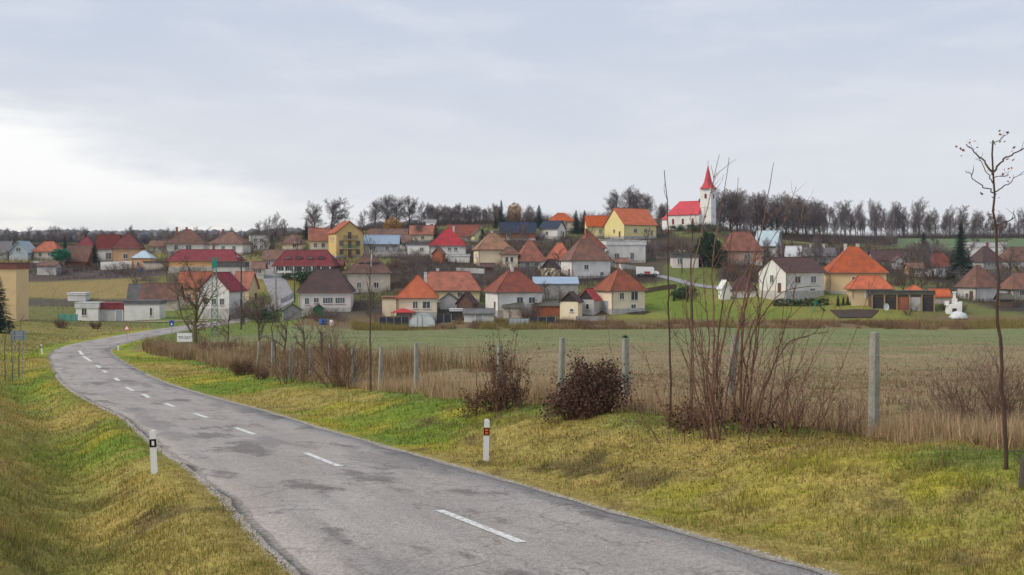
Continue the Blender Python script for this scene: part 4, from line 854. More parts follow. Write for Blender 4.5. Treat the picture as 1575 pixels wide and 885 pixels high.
# church ---------------------------------------------------------------
def church():
    d = 380.; x = (1089-CX)*d/F; zb = (YH-353)*d/F; u = d/F
    yaw = -.60; root = thing('church', 'white church with red spire and red nave roof on the hilltop', 'church', (x, d, zb), yaw)
    lo = -2.5; tw = 2.15; th = (353-292)*u
    MB().quadbox(-tw, tw, -tw, tw, lo, th).build('tower', W['white'], root)
    MB().quadbox(-tw-.25, tw+.25, -tw-.25, tw+.25, th, th+.3).quadbox(-tw-.1, tw+.1, -tw-.1, tw+.1, th*.55, th*.55+.2).build('cornice', W['white'], root)
    sp = MB(); n = 8; prof = [(tw*1.42, th+.3), (tw*.95, th+1.3), (tw*.62, th+2.8), (.06, th+9.0)]
    V = []
    for i, (r, z) in enumerate(prof):
        for j in range(n):
            q = math.pi/4*j+math.pi/8; V.append((r*math.cos(q)*1.08, r*math.sin(q)*1.08, z))
    sp.poly(V, [(i*n+j, i*n+(j+1)%n, (i+1)*n+(j+1)%n, (i+1)*n+j) for i in range(3) for j in range(n)]+[tuple(reversed(range(n)))])
    s = sp.build('spire', R['church'], root)
    MB().lathe([(.02,th+8.9),(.16,th+9.05),(.16,th+9.25),(.02,th+9.4)], 8).quadbox(-.05,.05,-.05,.05,th+9.3,th+10.6).quadbox(-.36,.36,-.045,.045,th+10.05,th+10.17).build('cross', M_STEEL, s)
    ml = mat('louvre_red_brown', (.20, .05, .04), .7)
    for rz, p in ((0, (0, -tw-.002)), (-math.pi/2, (-tw-.002, 0)), (math.pi/2, (tw+.002, 0))):
        arc = [(-.42,0),(.42,0)]+[(.42*math.cos(a), 1.35+.42*math.sin(a)) for a in np.linspace(0, math.pi, 7)]
        k = len(arc); wo_ = MB().poly([(a,-.06,b) for a, b in arc]+[(a,0,b) for a, b in arc], [tuple(range(k)), tuple(reversed(range(k,2*k)))]+[(i,(i+1)%k+0,(i+1)%k+k,i+k)[::-1] for i in range(k)])
        b = link('bell_window', wo_.mesh('bell_window', ml), root, (p[0], p[1], th-3.3), rz)
        sl = MB()
        for i in range(6): sl.poly([(-.4,-.12,.12+i*.22),(.4,-.12,.12+i*.22),(.4,-.062,.24+i*.22),(-.4,-.062,.24+i*.22)], [(0,1,2,3),(3,2,1,0)])
        link('louvre', sl.mesh('louvre', ml), b)
        link('slit_window', MB().quadbox(-.2,.2,-.05,0,0,1.0).mesh('slit_window', M_PANE), root, (p[0], p[1], 4.2), rz)
    # nave runs to the left behind the tower
    L = 12.5; nd = 7.6; nh = (353-330)*u; rh = (330-309)*u
    nx = -tw; 
    MB().quadbox(nx-L, nx+.3, -nd/2, nd/2, lo, nh-.05).build('nave_wall', W['white'], root)
    MB().poly([(nx+.1,-nd/2,nh-.06),(nx+.1,nd/2,nh-.06),(nx+.1,0,nh+rh-.25),(nx-.3,-nd/2,nh-.06),(nx-.3,nd/2,nh-.06),(nx-.3,0,nh+rh-.25)], [(0,1,2),(5,4,3),(0,2,5,3),(2,1,4,5),(1,0,3,4)]).build('gable_wall', W['white'], root)
    o = .4; X0, X1 = nx-L-o, nx+.2; Y = nd/2+o
    ro = MB().poly([(X0,-Y,nh),(X1,-Y,nh),(X1,Y,nh),(X0,Y,nh),(X0+3.6,0,nh+rh),(X1,0,nh+rh),(X0,-Y,nh-.2),(X1,-Y,nh-.2),(X1,Y,nh-.2),(X0,Y,nh-.2)], [(0,1,5,4),(1,2,5),(2,3,4,5),(3,0,4),(6,9,8,7),(0,6,7,1),(1,7,8,2),(2,8,9,3),(3,9,6,0)]).build('nave_roof', R['church'], root)
    MB().quadbox(X1-1.6,X1-.9,-.35,.35,nh+rh-.4,nh+rh+.8).build('roof_turret', W['dark'], ro)
    MB().tube([(X0+3.6,0,nh+rh),(X1,0,nh+rh)], .12, 5).build('ridge_tiles', R['church'], ro)
    # lower apse
    ax = nx-L; ah = nh*.72
    MB().lathe([(3.1,lo),(3.1,ah)], 8, ax-.6, 0).build('apse_wall', W['white'], root)
    MB().lathe([(3.5,ah-.15),(3.5,ah),(.1,ah+3.0)], 8, ax-.6, 0).build('apse_roof', R['church'], root)
    for i in range(3):
        xx = nx-2.2-i*3.9
        arc = [(-.45,0),(.45,0)]+[(.45*math.cos(a), 1.7+.45*math.sin(a)) for a in np.linspace(0, math.pi, 7)]; k = len(arc)
        f_ = link('nave_window', MB().poly([(a*1.25,-.05,b*1.08-.1) for a, b in arc]+[(a*1.25,0,b*1.08-.1) for a, b in arc], [tuple(range(k)), tuple(reversed(range(k,2*k)))]+[(i2,(i2+1)%k,(i2+1)%k+k,i2+k)[::-1] for i2 in range(k)]).mesh('nave_window', M_FRAME), root, (xx, -nd/2-.002, 1.9))
        link('pane', MB().poly([(a,-.075,b) for a, b in arc]+[(a,-.052,b) for a, b in arc], [tuple(range(k)), tuple(reversed(range(k,2*k)))]+[(i2,(i2+1)%k,(i2+1)%k+k,i2+k)[::-1] for i2 in range(k)]).mesh('pane', ml), f_)
church()

# ------------------------------------------------------------------ vegetation prototypes
def branch_path(rg, p, d, L, n, wig, grav):
    pts = [p.copy()]; q = p.copy(); d = d.copy()
    for i in range(n):
        d = (d+Vector((rg.gauss(0,wig), rg.gauss(0,wig), rg.gauss(0,wig)+grav))).normalized(); q = q+d*(L/n); pts.append(q.copy())
    return pts
def perp(rg, d):
    v = Vector((rg.gauss(0,1), rg.gauss(0,1), rg.gauss(0,1))); v -= d*v.dot(d); return v.normalized()
def bare_tree(seed, h, spread, bole, nl=9, kids=(6,6,5), rtrunk=.22, rtwig=.016, up=.05, wig=.13, lens=(.55,.5,.5)):
    rg = random.Random(seed); T = MB(); K = MB(); tips = []
    trunk = branch_path(rg, Vector((0,0,-.4)), Vector((0,0,1)), h*.86, 7, .06, .05)
    T.tube(trunk, [rtrunk*(1-.88*i/7) for i in range(8)], 7)
    def along(pts, t):
        f = t*(len(pts)-1); i = min(int(f), len(pts)-2); return pts[i].lerp(pts[i+1], f-i), (pts[i+1]-pts[i]).normalized()
    lens = tuple(lens)+(.55,)
    def rec(pts, L, r, lev):
        nk = (nl,)+kids
        for j in range(nk[lev]):
            t = (bole+(1-bole)*(j+rg.random()*.8)/nk[lev]) if lev == 0 else (.10+.90*(j+rg.random())/nk[lev])
            p, dd_ = along(pts, min(t, .995))
            sp = spread*(1.0 if lev else (1.15-.55*max(0,(t-bole)/(1-bole))))
            nd = (dd_+perp(rg, dd_)*sp*rg.uniform(.7,1.3)+Vector((0,0,up))).normalized()
            l2 = L*lens[lev]*rg.uniform(.7,1.15)*(1-.45*(t if lev else max(0,(t-bole)/(1-bole))*.9))
            r2 = max(rtwig, r*(.5 if lev == 0 else .45)*(1-.4*t))
            n = (4,3,3,2)[lev]; q = branch_path(rg, p, nd, l2, n, wig*(1+.3*lev), up)
            (T if lev == 0 else K).tube(q, [max(rtwig*.55, r2*(1-.75*i/n)) for i in range(n+1)], (5,4,3,3)[lev], False)
            if lev+1 < len(nk): rec(q, l2, r2, lev+1)
            else: tips.append(q[-1])
    rec(trunk, h*.86, rtrunk, 0)
    return T, K, tips
def leaves_at(pts, rg, n, spread, size, flat=0.0):
    m = MB()
    for i in range(n):
        p = rg.choice(pts)+Vector((rg.gauss(0,spread), rg.gauss(0,spread), rg.gauss(0,spread*.8)))
        a = Vector((rg.gauss(0,1), rg.gauss(0,1), rg.gauss(0,1))).normalized(); b = perp(rg, a); s = size*rg.uniform(.5,1.3)
        k = len(m.v); m.v += [tuple(p-a*s), tuple(p+b*s*.6), tuple(p+a*s), tuple(p-b*s*.6)]; m.f.append((k,k+1,k+2,k+3))
    return m
PROTO = {}
def reg(name, parts): PROTO[name] = [(nm, m_.mesh(name+'_'+nm, mt)) for nm, m_, mt in parts]
for i in range(4):       # broad old trees, 12 m
    T, K, _ = bare_tree(20+i, 12, 1.05, .18, 17, (9,8,6), .30, .019, .06, .12, (.56,.64,.66)); reg('broad%d' % i, [('trunk', T, M_BARK), ('crown', K, M_TWIG)])
for i in range(5):       # slender woodland trees, 12 m
    T, K, _ = bare_tree(40+i, 12, .80, .12, 17, (8,7,5), .15, .013, .10, .12, (.46,.62,.66)); reg('slender%d' % i, [('trunk', T, M_BARK), ('crown', K, M_TWIG)])
for i in range(3):       # orchard trees, 5 m
    T, K, _ = bare_tree(60+i, 5, .95, .28, 8, (6,5,4), .13, .012, .05, .2); reg('orchard%d' % i, [('trunk', T, M_BARK), ('crown', K, M_TWIGB)])
T, K, tips = bare_tree(81, 8, .8, .25, 9, (6,5,4), .2, .02, .08, .15); rg = random.Random(5)

def dome(rg, n, w_, h0, h1):
    out = []
    while len(out) < n:
        a = Vector((rg.uniform(-1,1), rg.uniform(-1,1), rg.uniform(-1,1)))
        if .35 < a.length < 1 and vnoise(a.x*3+7, a.y*3+a.z*2, .9) > .28: out.append(Vector((a.x*w_, a.y*w_, (h0+h1)/2+a.z*(h1-h0)/2)))
    return out
reg('golden', [('trunk', T, M_BARK), ('branches', K, M_TWIGB), ('crown', leaves_at(dome(rg, 700, 2.9, 2.0, 8.2), rg, 3600, .16, .15), M_GOLD)])
T, K, tips = bare_tree(82, 6, .8, .3, 8, (6,5,4), .16, .02, .08, .15)
reg('emerald', [('trunk', T, M_BARK), ('crown', leaves_at(dome(rg, 500, 2.2, 1.8, 6.0), rg, 3600, .18, .17), M_TEAL)])
def conifer(seed, h, wdt, lev=34, per=17, wall=.0):
    rg = random.Random(seed); T = MB().tube([(0,0,-.4),(0,0,h*.5),(0,0,h)], [h*.018,h*.011,.02], 6); K = MB()
    for i in range(lev):
        t = (i+.3)/lev; z = h*(.07+.92*t); R_ = wdt*(1-t)**.85*(1+.12*math.sin(i*2.1))+.08
        for j in range(max(5, int(per*(1-.4*t)))):
            q = rg.random()*6.283; L_ = R_*rg.uniform(.7,1.12); dr = -.28+.55*t; c_, s_ = math.cos(q), math.sin(q)
            nseg = 5
            for kx in range(nseg):
                r0 = L_*kx/nseg; r1 = L_*(kx+1.5)/nseg; wd = (.46*L_*(1-.6*kx/nseg)+.07)*rg.uniform(.7,1.2)
                z0 = z+dr*r0+rg.gauss(0,.05); z1 = z+dr*r1-.10*L_*(kx/nseg)+rg.gauss(0,.06)
                for sd in (-1, 1):
                    n_ = len(K.v)
                    K.v += [(c_*r0, s_*r0, z0), (c_*r1-s_*wd*sd*.55, s_*r1+c_*wd*sd*.55, z1-.16*wd), (c_*(r1*.8)-s_*wd*sd*.12, s_*(r1*.8)+c_*wd*sd*.12, z1+.07)]
                    K.f.append((n_, n_+1, n_+2))
    return T, K
for i in range(3):
    T, K = conifer(90+i, 10, 2.6); reg('spruce%d' % i, [('trunk', T, M_BARK), ('crown', K, M_NEEDLE)])
T, K = conifer(95, 5, .9, 26, 16); reg('thuja', [('trunk', T, M_BARK), ('crown', K, M_NEEDLEG)])
T, K = conifer(97, 20, 5.0, 58, 24); reg('bigspruce', [('trunk', T, M_BARK), ('crown', K, M_NEEDLE)])
def bush(seed, h, w, stems, rt, sub=6):
    rg = random.Random(seed); K = MB(); tips = []
    for i in range(stems):
        a = rg.random()*6.283; r0 = rg.random()**.6*w*.35; d = Vector((math.cos(a)*rg.uniform(.1,.75), math.sin(a)*rg.uniform(.1,.75), 1)).normalized()
        L_ = h*rg.uniform(.55,1.05); q = branch_path(rg, Vector((math.cos(a)*r0, math.sin(a)*r0, -.15)), d, L_, 5, .12, .02)
        K.tube(q, [rt*(1-.75*k/5) for k in range(6)], 4, False)
        for j in range(sub):
            t = rg.uniform(.25,.95)*5; ix = min(int(t), 4); p = q[ix].lerp(q[ix+1], t-ix); dd_ = (q[ix+1]-q[ix]).normalized()
            q2 = branch_path(rg, p, (dd_+perp(rg, dd_)*.7).normalized(), L_*rg.uniform(.2,.42), 3, .15, .03)
            K.tube(q2, [rt*.5*(1-.6*k/3) for k in range(4)], 3, False); tips.append(q2[-1])
            for jj in range(2):
                p3 = q2[rg.choice((1,2))]; q3 = branch_path(rg, p3, (dd_+perp(rg, dd_)*1.0).normalized(), L_*rg.uniform(.1,.22), 2, .15, .03); K.tube(q3, [rt*.28,rt*.24,rt*.18], 3, False); tips.append(q3[-1])
    return K, tips
for i in range(4):
    K, tips = bush(110+i, 2.4, 2.0, 26, .024); reg('bush%d' % i, [('branches', K, (M_TWIGB, M_TWIG, M_TWIGB, M_TWIG)[i])])
for i in range(2):
    K, tips = bush(120+i, 1.7, 1.8, 20, .02, 5); rg = random.Random(i)
    reg('evergreen%d' % i, [('branches', K, M_TWIGB), ('foliage', leaves_at(tips, rg, 1500, .2, .09), M_NEEDLEG)])
TREENAME = dict(broad='bare_tree', slender='bare_tree', orchard='orchard_tree', golden='golden_tree', emerald='leafy_tree', spruce='spruce_tree', thuja='thuja_tree', bigspruce='spruce_tree', bush='bare_shrub', evergreen='evergreen_shrub')
PH = dict(broad=12*.98, slender=12*1.0, orchard=5.2, golden=8.2, emerald=6.2, spruce=10, thuja=5, bigspruce=20, bush=2.4, evergreen=1.8)
def plant(kind, loc, hgt, label, cat=None, group=None, sxy=1.0):
    key = ''.join(c for c in kind if not c.isdigit()); s = hgt/PH[key]
    o = thing(TREENAME[key], label, cat or ('shrub' if key in ('bush', 'evergreen') else 'tree'), loc, rnd.uniform(0, 6.28), group, (s*sxy, s*sxy, s))
    for nm, me in PROTO[kind]: link(nm, me, o)
    return o
def tree(kind, px, py0, py1, d, label, group=None, sxy=1.0):
    p = at(px, d); h = p.z; topz = (YH-py1)*d/F
    return plant(kind, p, max(1.0, topz-p.z), label, None, group, sxy)

# --- single trees on the skyline
tree('broad0', 508, 0, 309, 365, 'large round bare tree behind the yellow three-storey house', sxy=1.25)
tree('broad1', 484, 0, 318, 372, 'smaller bare tree left of the large round bare tree', sxy=1.1)
tree('spruce0', 471, 0, 337, 350, 'dark spruce left of the red roof joined to the yellow house')
tree('slender1', 558, 0, 325, 372, 'narrow bare tree right of the large round bare tree', sxy=1.2)
for i, (px, tp, kd) in enumerate(((578,311,'broad2'),(594,306,'broad3'),(610,308,'broad1'),(630,305,'broad0'),(648,313,'slender2'))):
    tree(kd, px, 0, tp, 395+4*i, 'tall dark bare tree in the clump above the golden tree', 'dark bare trees above the golden tree', 1.15)
tree('golden', 605, 0, 334, 350, 'golden-brown leafy tree below the clump of tall bare trees', sxy=1.3)
for i in range(24):
    px = 656+i*4.7+rnd.uniform(-2,2); tree(('broad%d' % (i % 4)) if i % 3 else 'slender%d' % (i % 5), px, 0, 319+rnd.uniform(-4,6), 400+rnd.uniform(0,40), 'bare tree in the crest wood behind the bright red roof', 'crest wood behind the bright red roof', 1.15)
tree('spruce1', 771, 0, 307, 385, 'tall dark spruce standing above the navy-roofed timber house', sxy=.8)
tree('spruce2', 762, 0, 332, 375, 'short green spruce left of the tall dark spruce')
tree('golden', 792, 0, 312, 392, 'pale brown drooping tree right of the tall dark spruce', sxy=1.0)
tree('slender0', 809, 0, 316, 395, 'slim bare tree between the drooping tree and the dense spruce')
tree('slender3', 817, 0, 318, 398, 'slim bare tree just left of the dense spruce')
tree('spruce0', 829, 0, 315, 378, 'dense broad spruce at the crest left of the orange-red roof', sxy=1.35)
tree('spruce1', 886, 0, 323, 366, 'dark spruce, left one of the pair beside the hilltop yellow house', sxy=1.1)
tree('spruce2', 899, 0, 323, 368, 'dark spruce, right one of the pair beside the hilltop yellow house', sxy=1.1)
tree('spruce2', 670, 0, 343, 330, 'small dark evergreen left of the bright red roof ridge')
tree('spruce0', 742, 0, 350, 322, 'small dark evergreen above the tan hipped roof', sxy=1.2)
for i, (px, tp) in enumerate(((950,298),(966,295),(982,298),(996,304),(1014,316),(1024,318))):
    tree('broad%d' % (i % 4), px, 0, tp, 415+5*i, 'bare tree behind the large hilltop yellow house', 'bare trees behind the hilltop yellow house', 1.1)
tree('slender1', 622, 0, 345, 350, 'bare tree right of the golden-brown leafy tree', sxy=1.1)
# right of the church
for i in range(30):
    px = 1104+i*5.4+rnd.uniform(-3,3); tree(('broad%d' % (i % 4)) if i % 2 else 'slender%d' % (i % 5), px, 0, np.interp(px, [1104,1150,1260], [298,304,316])+rnd.uniform(-5,8), 415+rnd.uniform(0,45), 'bare dark tree in the thick wood beside the church', 'thick bare wood beside the church', 1.1)
for i in range(74):
    px = 1258+i*4.4+rnd.uniform(-4,4); tp = np.interp(px, [1262,1300,1400,1450,1580], [322,319,317,327,327])+rnd.choice((-9,-3,0,2,5,9,14))+rnd.uniform(-3,3)
    tree('slender%d' % rnd.randrange(5), px, 0, tp, 468+rnd.uniform(0,60), 'slender bare tree in the long row along the right ridge', 'row of slender trees along the right ridge', rnd.uniform(.8,1.35))
tree('bigspruce', 1478, 0, 340, 262, 'large dark spruce with drooping boughs on the right of the village', sxy=.95)
tree('spruce1', 1421, 0, 357, 352, 'dark green spruce on the meadow below the right ridge', sxy=1.5)
for i, px in enumerate((1078,1086,1095,1104)):
    tree('thuja', px, 0, (364,356,358,370)[i], 272-2*i, 'dense dark thuja below the church tower', 'dark thujas below the church tower', 2.6)
tree('spruce2', 418, 0, 361, 328, 'dark conifer in front of the grey apartment block', sxy=.9)
tree('spruce0', 146, 0, 373, 292, 'dark spruce between the faded barn and the maroon roof', sxy=1.1)
tree('spruce1', 100, 0, 361, 318, 'slim tall spruce behind the emerald green tree', sxy=.7)
tree('emerald', 94, 0, 381, 290, 'emerald green leafy tree in front of the salmon roof', sxy=1.35)
tree('spruce2', -2, 0, 424, 152, 'dark conifer at the left edge in front of the beige tower', sxy=1.15)
for i, (px, tp, d) in enumerate(((398,341,350),(410,336,352),(424,330,355),(436,338,348))):
    tree('slender%d' % i, px, 0, tp, d, 'bare tree behind the grey apartment block', 'bare trees behind the apartment block', 1.2)
tree('orchard1', 315, 0, 343, 345, 'pale bare tree between the two brown hipped roofs')
tree('broad2', 133, 0, 355, 352, 'rounded bare tree behind the wine-red roof', sxy=1.2)
tree('broad1', 200, 0, 352, 350, 'bare tree behind the maroon roof', sxy=.9)
for i in range(44):
    px = -10+i*9.5+rnd.uniform(-4,4); d = rnd.uniform(520,640); tree('slender%d' % rnd.randrange(5), px, 0, 357+rnd.uniform(-8,6), d, 'thin distant bare tree on the left skyline', 'distant trees on the left skyline', 1.2)
# --- shrubs and orchard trees between the houses
def scatter(n, px0, px1, d0, d1, kinds, h0, h1, label, group, sxy=1.2):
    for i in range(n):
        d = rnd.uniform(d0, d1); px = rnd.uniform(px0, px1)
        plant(rnd.choice(kinds), at(px, d), rnd.uniform(h0, h1), label, None, group, sxy)
B4 = ['bush0','bush1','bush2','bush3']; O3 = ['orchard0','orchard1','orchard2']
scatter(16, 600, 660, 238, 268, B4, 2, 3.6, 'bare shrub on the dark slope left of the bright red-roofed house', 'shrubs on the slope left of the red roof', 1.4)
scatter(12, 690, 770, 228, 252, B4, 1.6, 3.2, 'bare shrub on the terrace behind the long yellow house', 'shrubs behind the long yellow house', 1.4)
scatter(16, 870, 1010, 300, 338, B4, 2.2, 4, 'bare shrub on the dark bank below the hilltop yellow house', 'shrubs below the hilltop yellow house', 1.5)
scatter(10, 775, 850, 300, 335, B4, 2.2, 4, 'bare shrub on the bank below the navy roofs', 'shrubs below the navy roofs', 1.5)
scatter(12, 990, 1075, 278, 330, B4, 2.2, 4, 'bare shrub on the slope below the church', 'shrubs below the church', 1.5)
scatter(10, 60, 220, 268, 290, B4, 1.5, 3, 'bare shrub on the dark slope below the left houses', 'shrubs below the left houses', 1.5)
scatter(9, 210, 300, 238, 266, B4+O3, 2.2, 4.5, 'brownish shrub below the long crimson roof', 'shrubs below the long crimson roof', 1.3)
scatter(8, 1170, 1260, 300, 345, B4, 2, 4, 'bare shrub on the slope above the shining metal roof', 'shrubs above the metal roof', 1.5)
scatter(12, 1360, 1460, 285, 345, B4+O3, 2.5, 5.5, 'bare shrub or small tree below the right meadow', 'small trees below the right meadow', 1.4)
scatter(14, 1500, 1590, 225, 285, B4+O3, 2.5, 5.5, 'greyish bare bush among the houses at the right edge', 'bushes among the houses at the right edge', 1.4)
scatter(8, 1375, 1420, 222, 262, O3, 4, 7, 'bare fruit tree behind the mossy open shed', 'fruit trees behind the open shed', 1.2)
scatter(6, 1395, 1500, 201, 208, B4, 1.2, 2.2, 'low brown shrub near the white garden oven', 'shrubs near the white garden oven', 1.4)
scatter(9, 372, 412, 185, 222, B4+O3, 2.5, 5, 'bare brown shrub at the foot of the climbing street', 'shrubs at the foot of the street', 1.3)
scatter(8, 470, 610, 196, 203, B4, 1.2, 2.4, 'bare garden shrub in front of the pinkish white house', 'garden shrubs before the pinkish white house', 1.3)
scatter(6, 780, 830, 196, 200, B4+O3, 2.0, 4.5, 'bare garden tree or shrub before the white house with red-brown roof', 'garden plants before the white house', 1.2)
scatter(9, 500, 612, 245, 275, B4, 1.6, 3.4, 'bare shrub above the roof with arched vents', 'shrubs above the roof with arched vents', 1.3)
scatter(7, 1125, 1165, 228, 262, B4+O3, 2.2, 5, 'bare shrub below the dusty pink house', 'shrubs below the dusty pink house', 1.3)
scatter(7, 1015, 1060, 214, 222, ['thuja','evergreen0','evergreen1'], 1.0, 2.3, 'small evergreen along the lawn edge by the side street', 'evergreens along the lawn edge', 1.3)
scatter(14, 440, 520, 246, 256, ['evergreen0','evergreen1']+B4, 1.2, 2.4, 'shrub in front of the mauve dormered house', 'shrubs before the dormered house', 1.3)
scatter(8, 640, 740, 300, 335, B4+['evergreen0'], 2, 3.5, 'shrub on the slope between the red roof and the crest', 'shrubs between the red roof and the crest', 1.4)
scatter(12, 230, 470, 330, 420, B4, 2.5, 5, 'bare bush behind the upper left houses', 'bushes behind the upper left houses', 1.5)
scatter(18, 780, 1010, 252, 345, O3+['slender0','slender2'], 4, 8, 'bare garden tree on the slope below the hilltop yellow house', 'garden trees below the hilltop yellow house', 1.2)
scatter(16, 500, 780, 248, 345, O3+['slender1','slender3'], 4, 8, 'bare garden tree among the houses in mid village', 'garden trees in mid village', 1.2)
scatter(16, 1110, 1400, 268, 360, O3+['slender1','slender4'], 4.5, 9, 'bare garden tree below the ridge wood', 'garden trees below the ridge wood', 1.3)
scatter(14, 0, 470, 300, 400, O3+['slender2','broad1'], 4, 8, 'bare garden tree among the upper left houses', 'garden trees among the upper left houses', 1.2)
scatter(14, 1400, 1590, 240, 345, O3+['slender0','slender3'], 4.5, 9, 'bare garden tree among the right-hand houses', 'garden trees among the right-hand houses', 1.3)
scatter(10, 560, 920, 208, 240, O3, 3, 5.5, 'small bare fruit tree behind the front row of houses', 'fruit trees behind the front row', 1.2)
scatter(26, 560, 940, 222, 300, B4+O3, 2, 5, 'dark bare bush squeezed between houses in mid village', 'dark bushes between mid village houses', 1.4)
scatter(22, 0, 400, 272, 330, B4+O3, 2, 5, 'dark bare bush squeezed between the left houses', 'dark bushes between the left houses', 1.4)
scatter(22, 1130, 1580, 236, 330, B4+O3, 2.5, 5.5, 'dark bare bush squeezed between the right houses', 'dark bushes between the right houses', 1.4)
scatter(14, 1010, 1110, 366, 378, ['evergreen0','evergreen1']+B4, 2, 3.6, 'dark shrub at the foot of the church', 'dark shrubs at the foot of the church', 1.5)
scatter(24, 690, 1030, 385, 440, B4, 3.5, 6.5, 'tall bare shrub in the crest wood', 'tall shrubs in the crest wood', 1.5)
plant('evergreen0', at(408, 196), 3.2, 'rounded green-brown bush beside the pale street pole', sxy=1.2)
plant('evergreen1', at(474, 245), 4.5, 'green bush in front of the dormered roof, right end', sxy=1.1)
plant('thuja', at(353, 200), 1.5, 'small dark conifer in front of the white crimson-gabled house', sxy=1.3)
for i, (px, h_) in enumerate(((1289,2.2),(1297,1.8),(1304,2.0))): plant('thuja', at(px, 207), h_, 'small dark columnar conifer left of the tan garage', None, 'columnar conifers left of the garage', 1.3)
# clipped hedge before the white gabled house
def hedge(px0, px1, d, h_, label):
    a = at(px0, d); b = at(px1, d); rg = random.Random(3); pts = [a.lerp(b, t)+Vector((0, rg.uniform(-.4,.4), rg.uniform(.15, h_))) for t in np.linspace(0, 1, 160)]
    o = tag(link('hedge', None, None, a), label, 'hedge')
    m = leaves_at([p-a for p in pts], rg, 3500, .16, .13); m.build('foliage', M_NEEDLEG, o)
    st = MB()
    for t in np.linspace(0, 1, 14): p = a.lerp(b, t)-a; st.tube([p-Vector((0,0,.2)), p+Vector((.1,0,h_*.8))], .03, 4)
    st.build('stems', M_TWIGB, o)
hedge(1190, 1274, 208.5, 1.25, 'dark green clipped hedge in front of the white gabled house')

# ------------------------------------------------------------------ village clutter
p = at(996, 246); van = thing('van', 'white delivery van parked on the slope right of the white modern house', 'van', p, .0)
def van_build(root):
    prof = [(-2.6,.35),(2.3,.35),(2.6,.6),(2.6,1.0),(2.0,1.25),(1.35,2.05),(1.1,2.2),(-2.6,2.25)]
    k = len(prof); V = [(x_,-.95,z_) for x_, z_ in prof]+[(x_,.95,z_) for x_, z_ in prof]
    MB().poly(V, [tuple(range(k)), tuple(reversed(range(k,2*k)))]+[(i,i+k,(i+1)%k+k,(i+1)%k) for i in range(k)]).build('body', M_WHITEP, root)
    MB().poly([(1.42,-.965,1.3),(1.95,-.965,1.28),(1.42,-.965,1.95),(1.42,-.952,1.3),(1.95,-.952,1.28),(1.42,-.952,1.95)], [(0,1,2),(5,4,3),(0,3,4,1),(1,4,5,2),(2,5,3,0)]).build('side_window', M_PANE, root)
    MB().quadbox(-.9,.5,-.965,-.952,.6,1.15).build('side_stripe', M_REDP, root)
    MB().quadbox(-2.62,2.3,-.97,-.955,.36,.55).build('sill_trim', M_TARP, root)
    for x_ in (-1.7, 1.7):
        for y_ in (-.9, .9):
            w_ = MB(); n = 14
            V = [(x_+.36*math.cos(6.283*j/n), y_+e_*.12, .36+.36*math.sin(6.283*j/n)) for e_ in (-1,1) for j in range(n)]
            w_.poly(V, [tuple(range(n)), tuple(reversed(range(n,2*n)))]+[(j,j+n,(j+1)%n+n,(j+1)%n) for j in range(n)]); wo_ = w_.build('wheel', M_TYRE, root)
            n = 10; V = [(x_+.2*math.cos(6.283*j/n), y_+e_*.135, .36+.2*math.sin(6.283*j/n)) for e_ in (-1,1) for j in range(n)]
            MB().poly(V, [tuple(range(n)), tuple(reversed(range(n,2*n)))]+[(j,j+n,(j+1)%n+n,(j+1)%n) for j in range(n)]).build('rim', M_STEEL, wo_)
    MB().quadbox(2.605,2.63,-.8,-.5,.75,.95).build('headlight', M_REFW, root); MB().quadbox(2.605,2.63,.5,.8,.75,.95).build('headlight', M_REFW, root)
van_build(van)
# polytunnel
p = at(650, 194.5); pt = thing('polytunnel', 'white arched polytunnel in front of the cream orange-roofed cottage', 'polytunnel', p, .05)
w_, l_, h_ = 4.8, 6.0, 2.2; n = 11; arc = [(-w_/2*math.cos(math.pi*q/(n-1))*(1 if 1 else 0), h_*math.sin(math.pi*q/(n-1))**.6) for q in range(n)]
MB().poly([(a,-l_/2,b-.1) for a, b in arc]+[(a,l_/2,b-.1) for a, b in arc], [(q,q+1,n+q+1,n+q) for q in range(n-1)]+[tuple(reversed(range(n))), tuple(range(n,2*n))]).build('cover', M_CLEAR, pt)
for q in range(5):
    yy_ = -l_/2-.02+q*(l_+.04)/4; MB().tube([(a*1.01,yy_,b*1.01-.1) for a, b in arc], .03, 4).build('hoop', M_STEEL, pt)
MB().quadbox(-.05,.05,-l_/2-.06,-l_/2-.01,0,2.0).quadbox(-.9,-.82,-l_/2-.06,-l_/2-.01,0,1.8).build('door_frame', M_STEEL, pt)
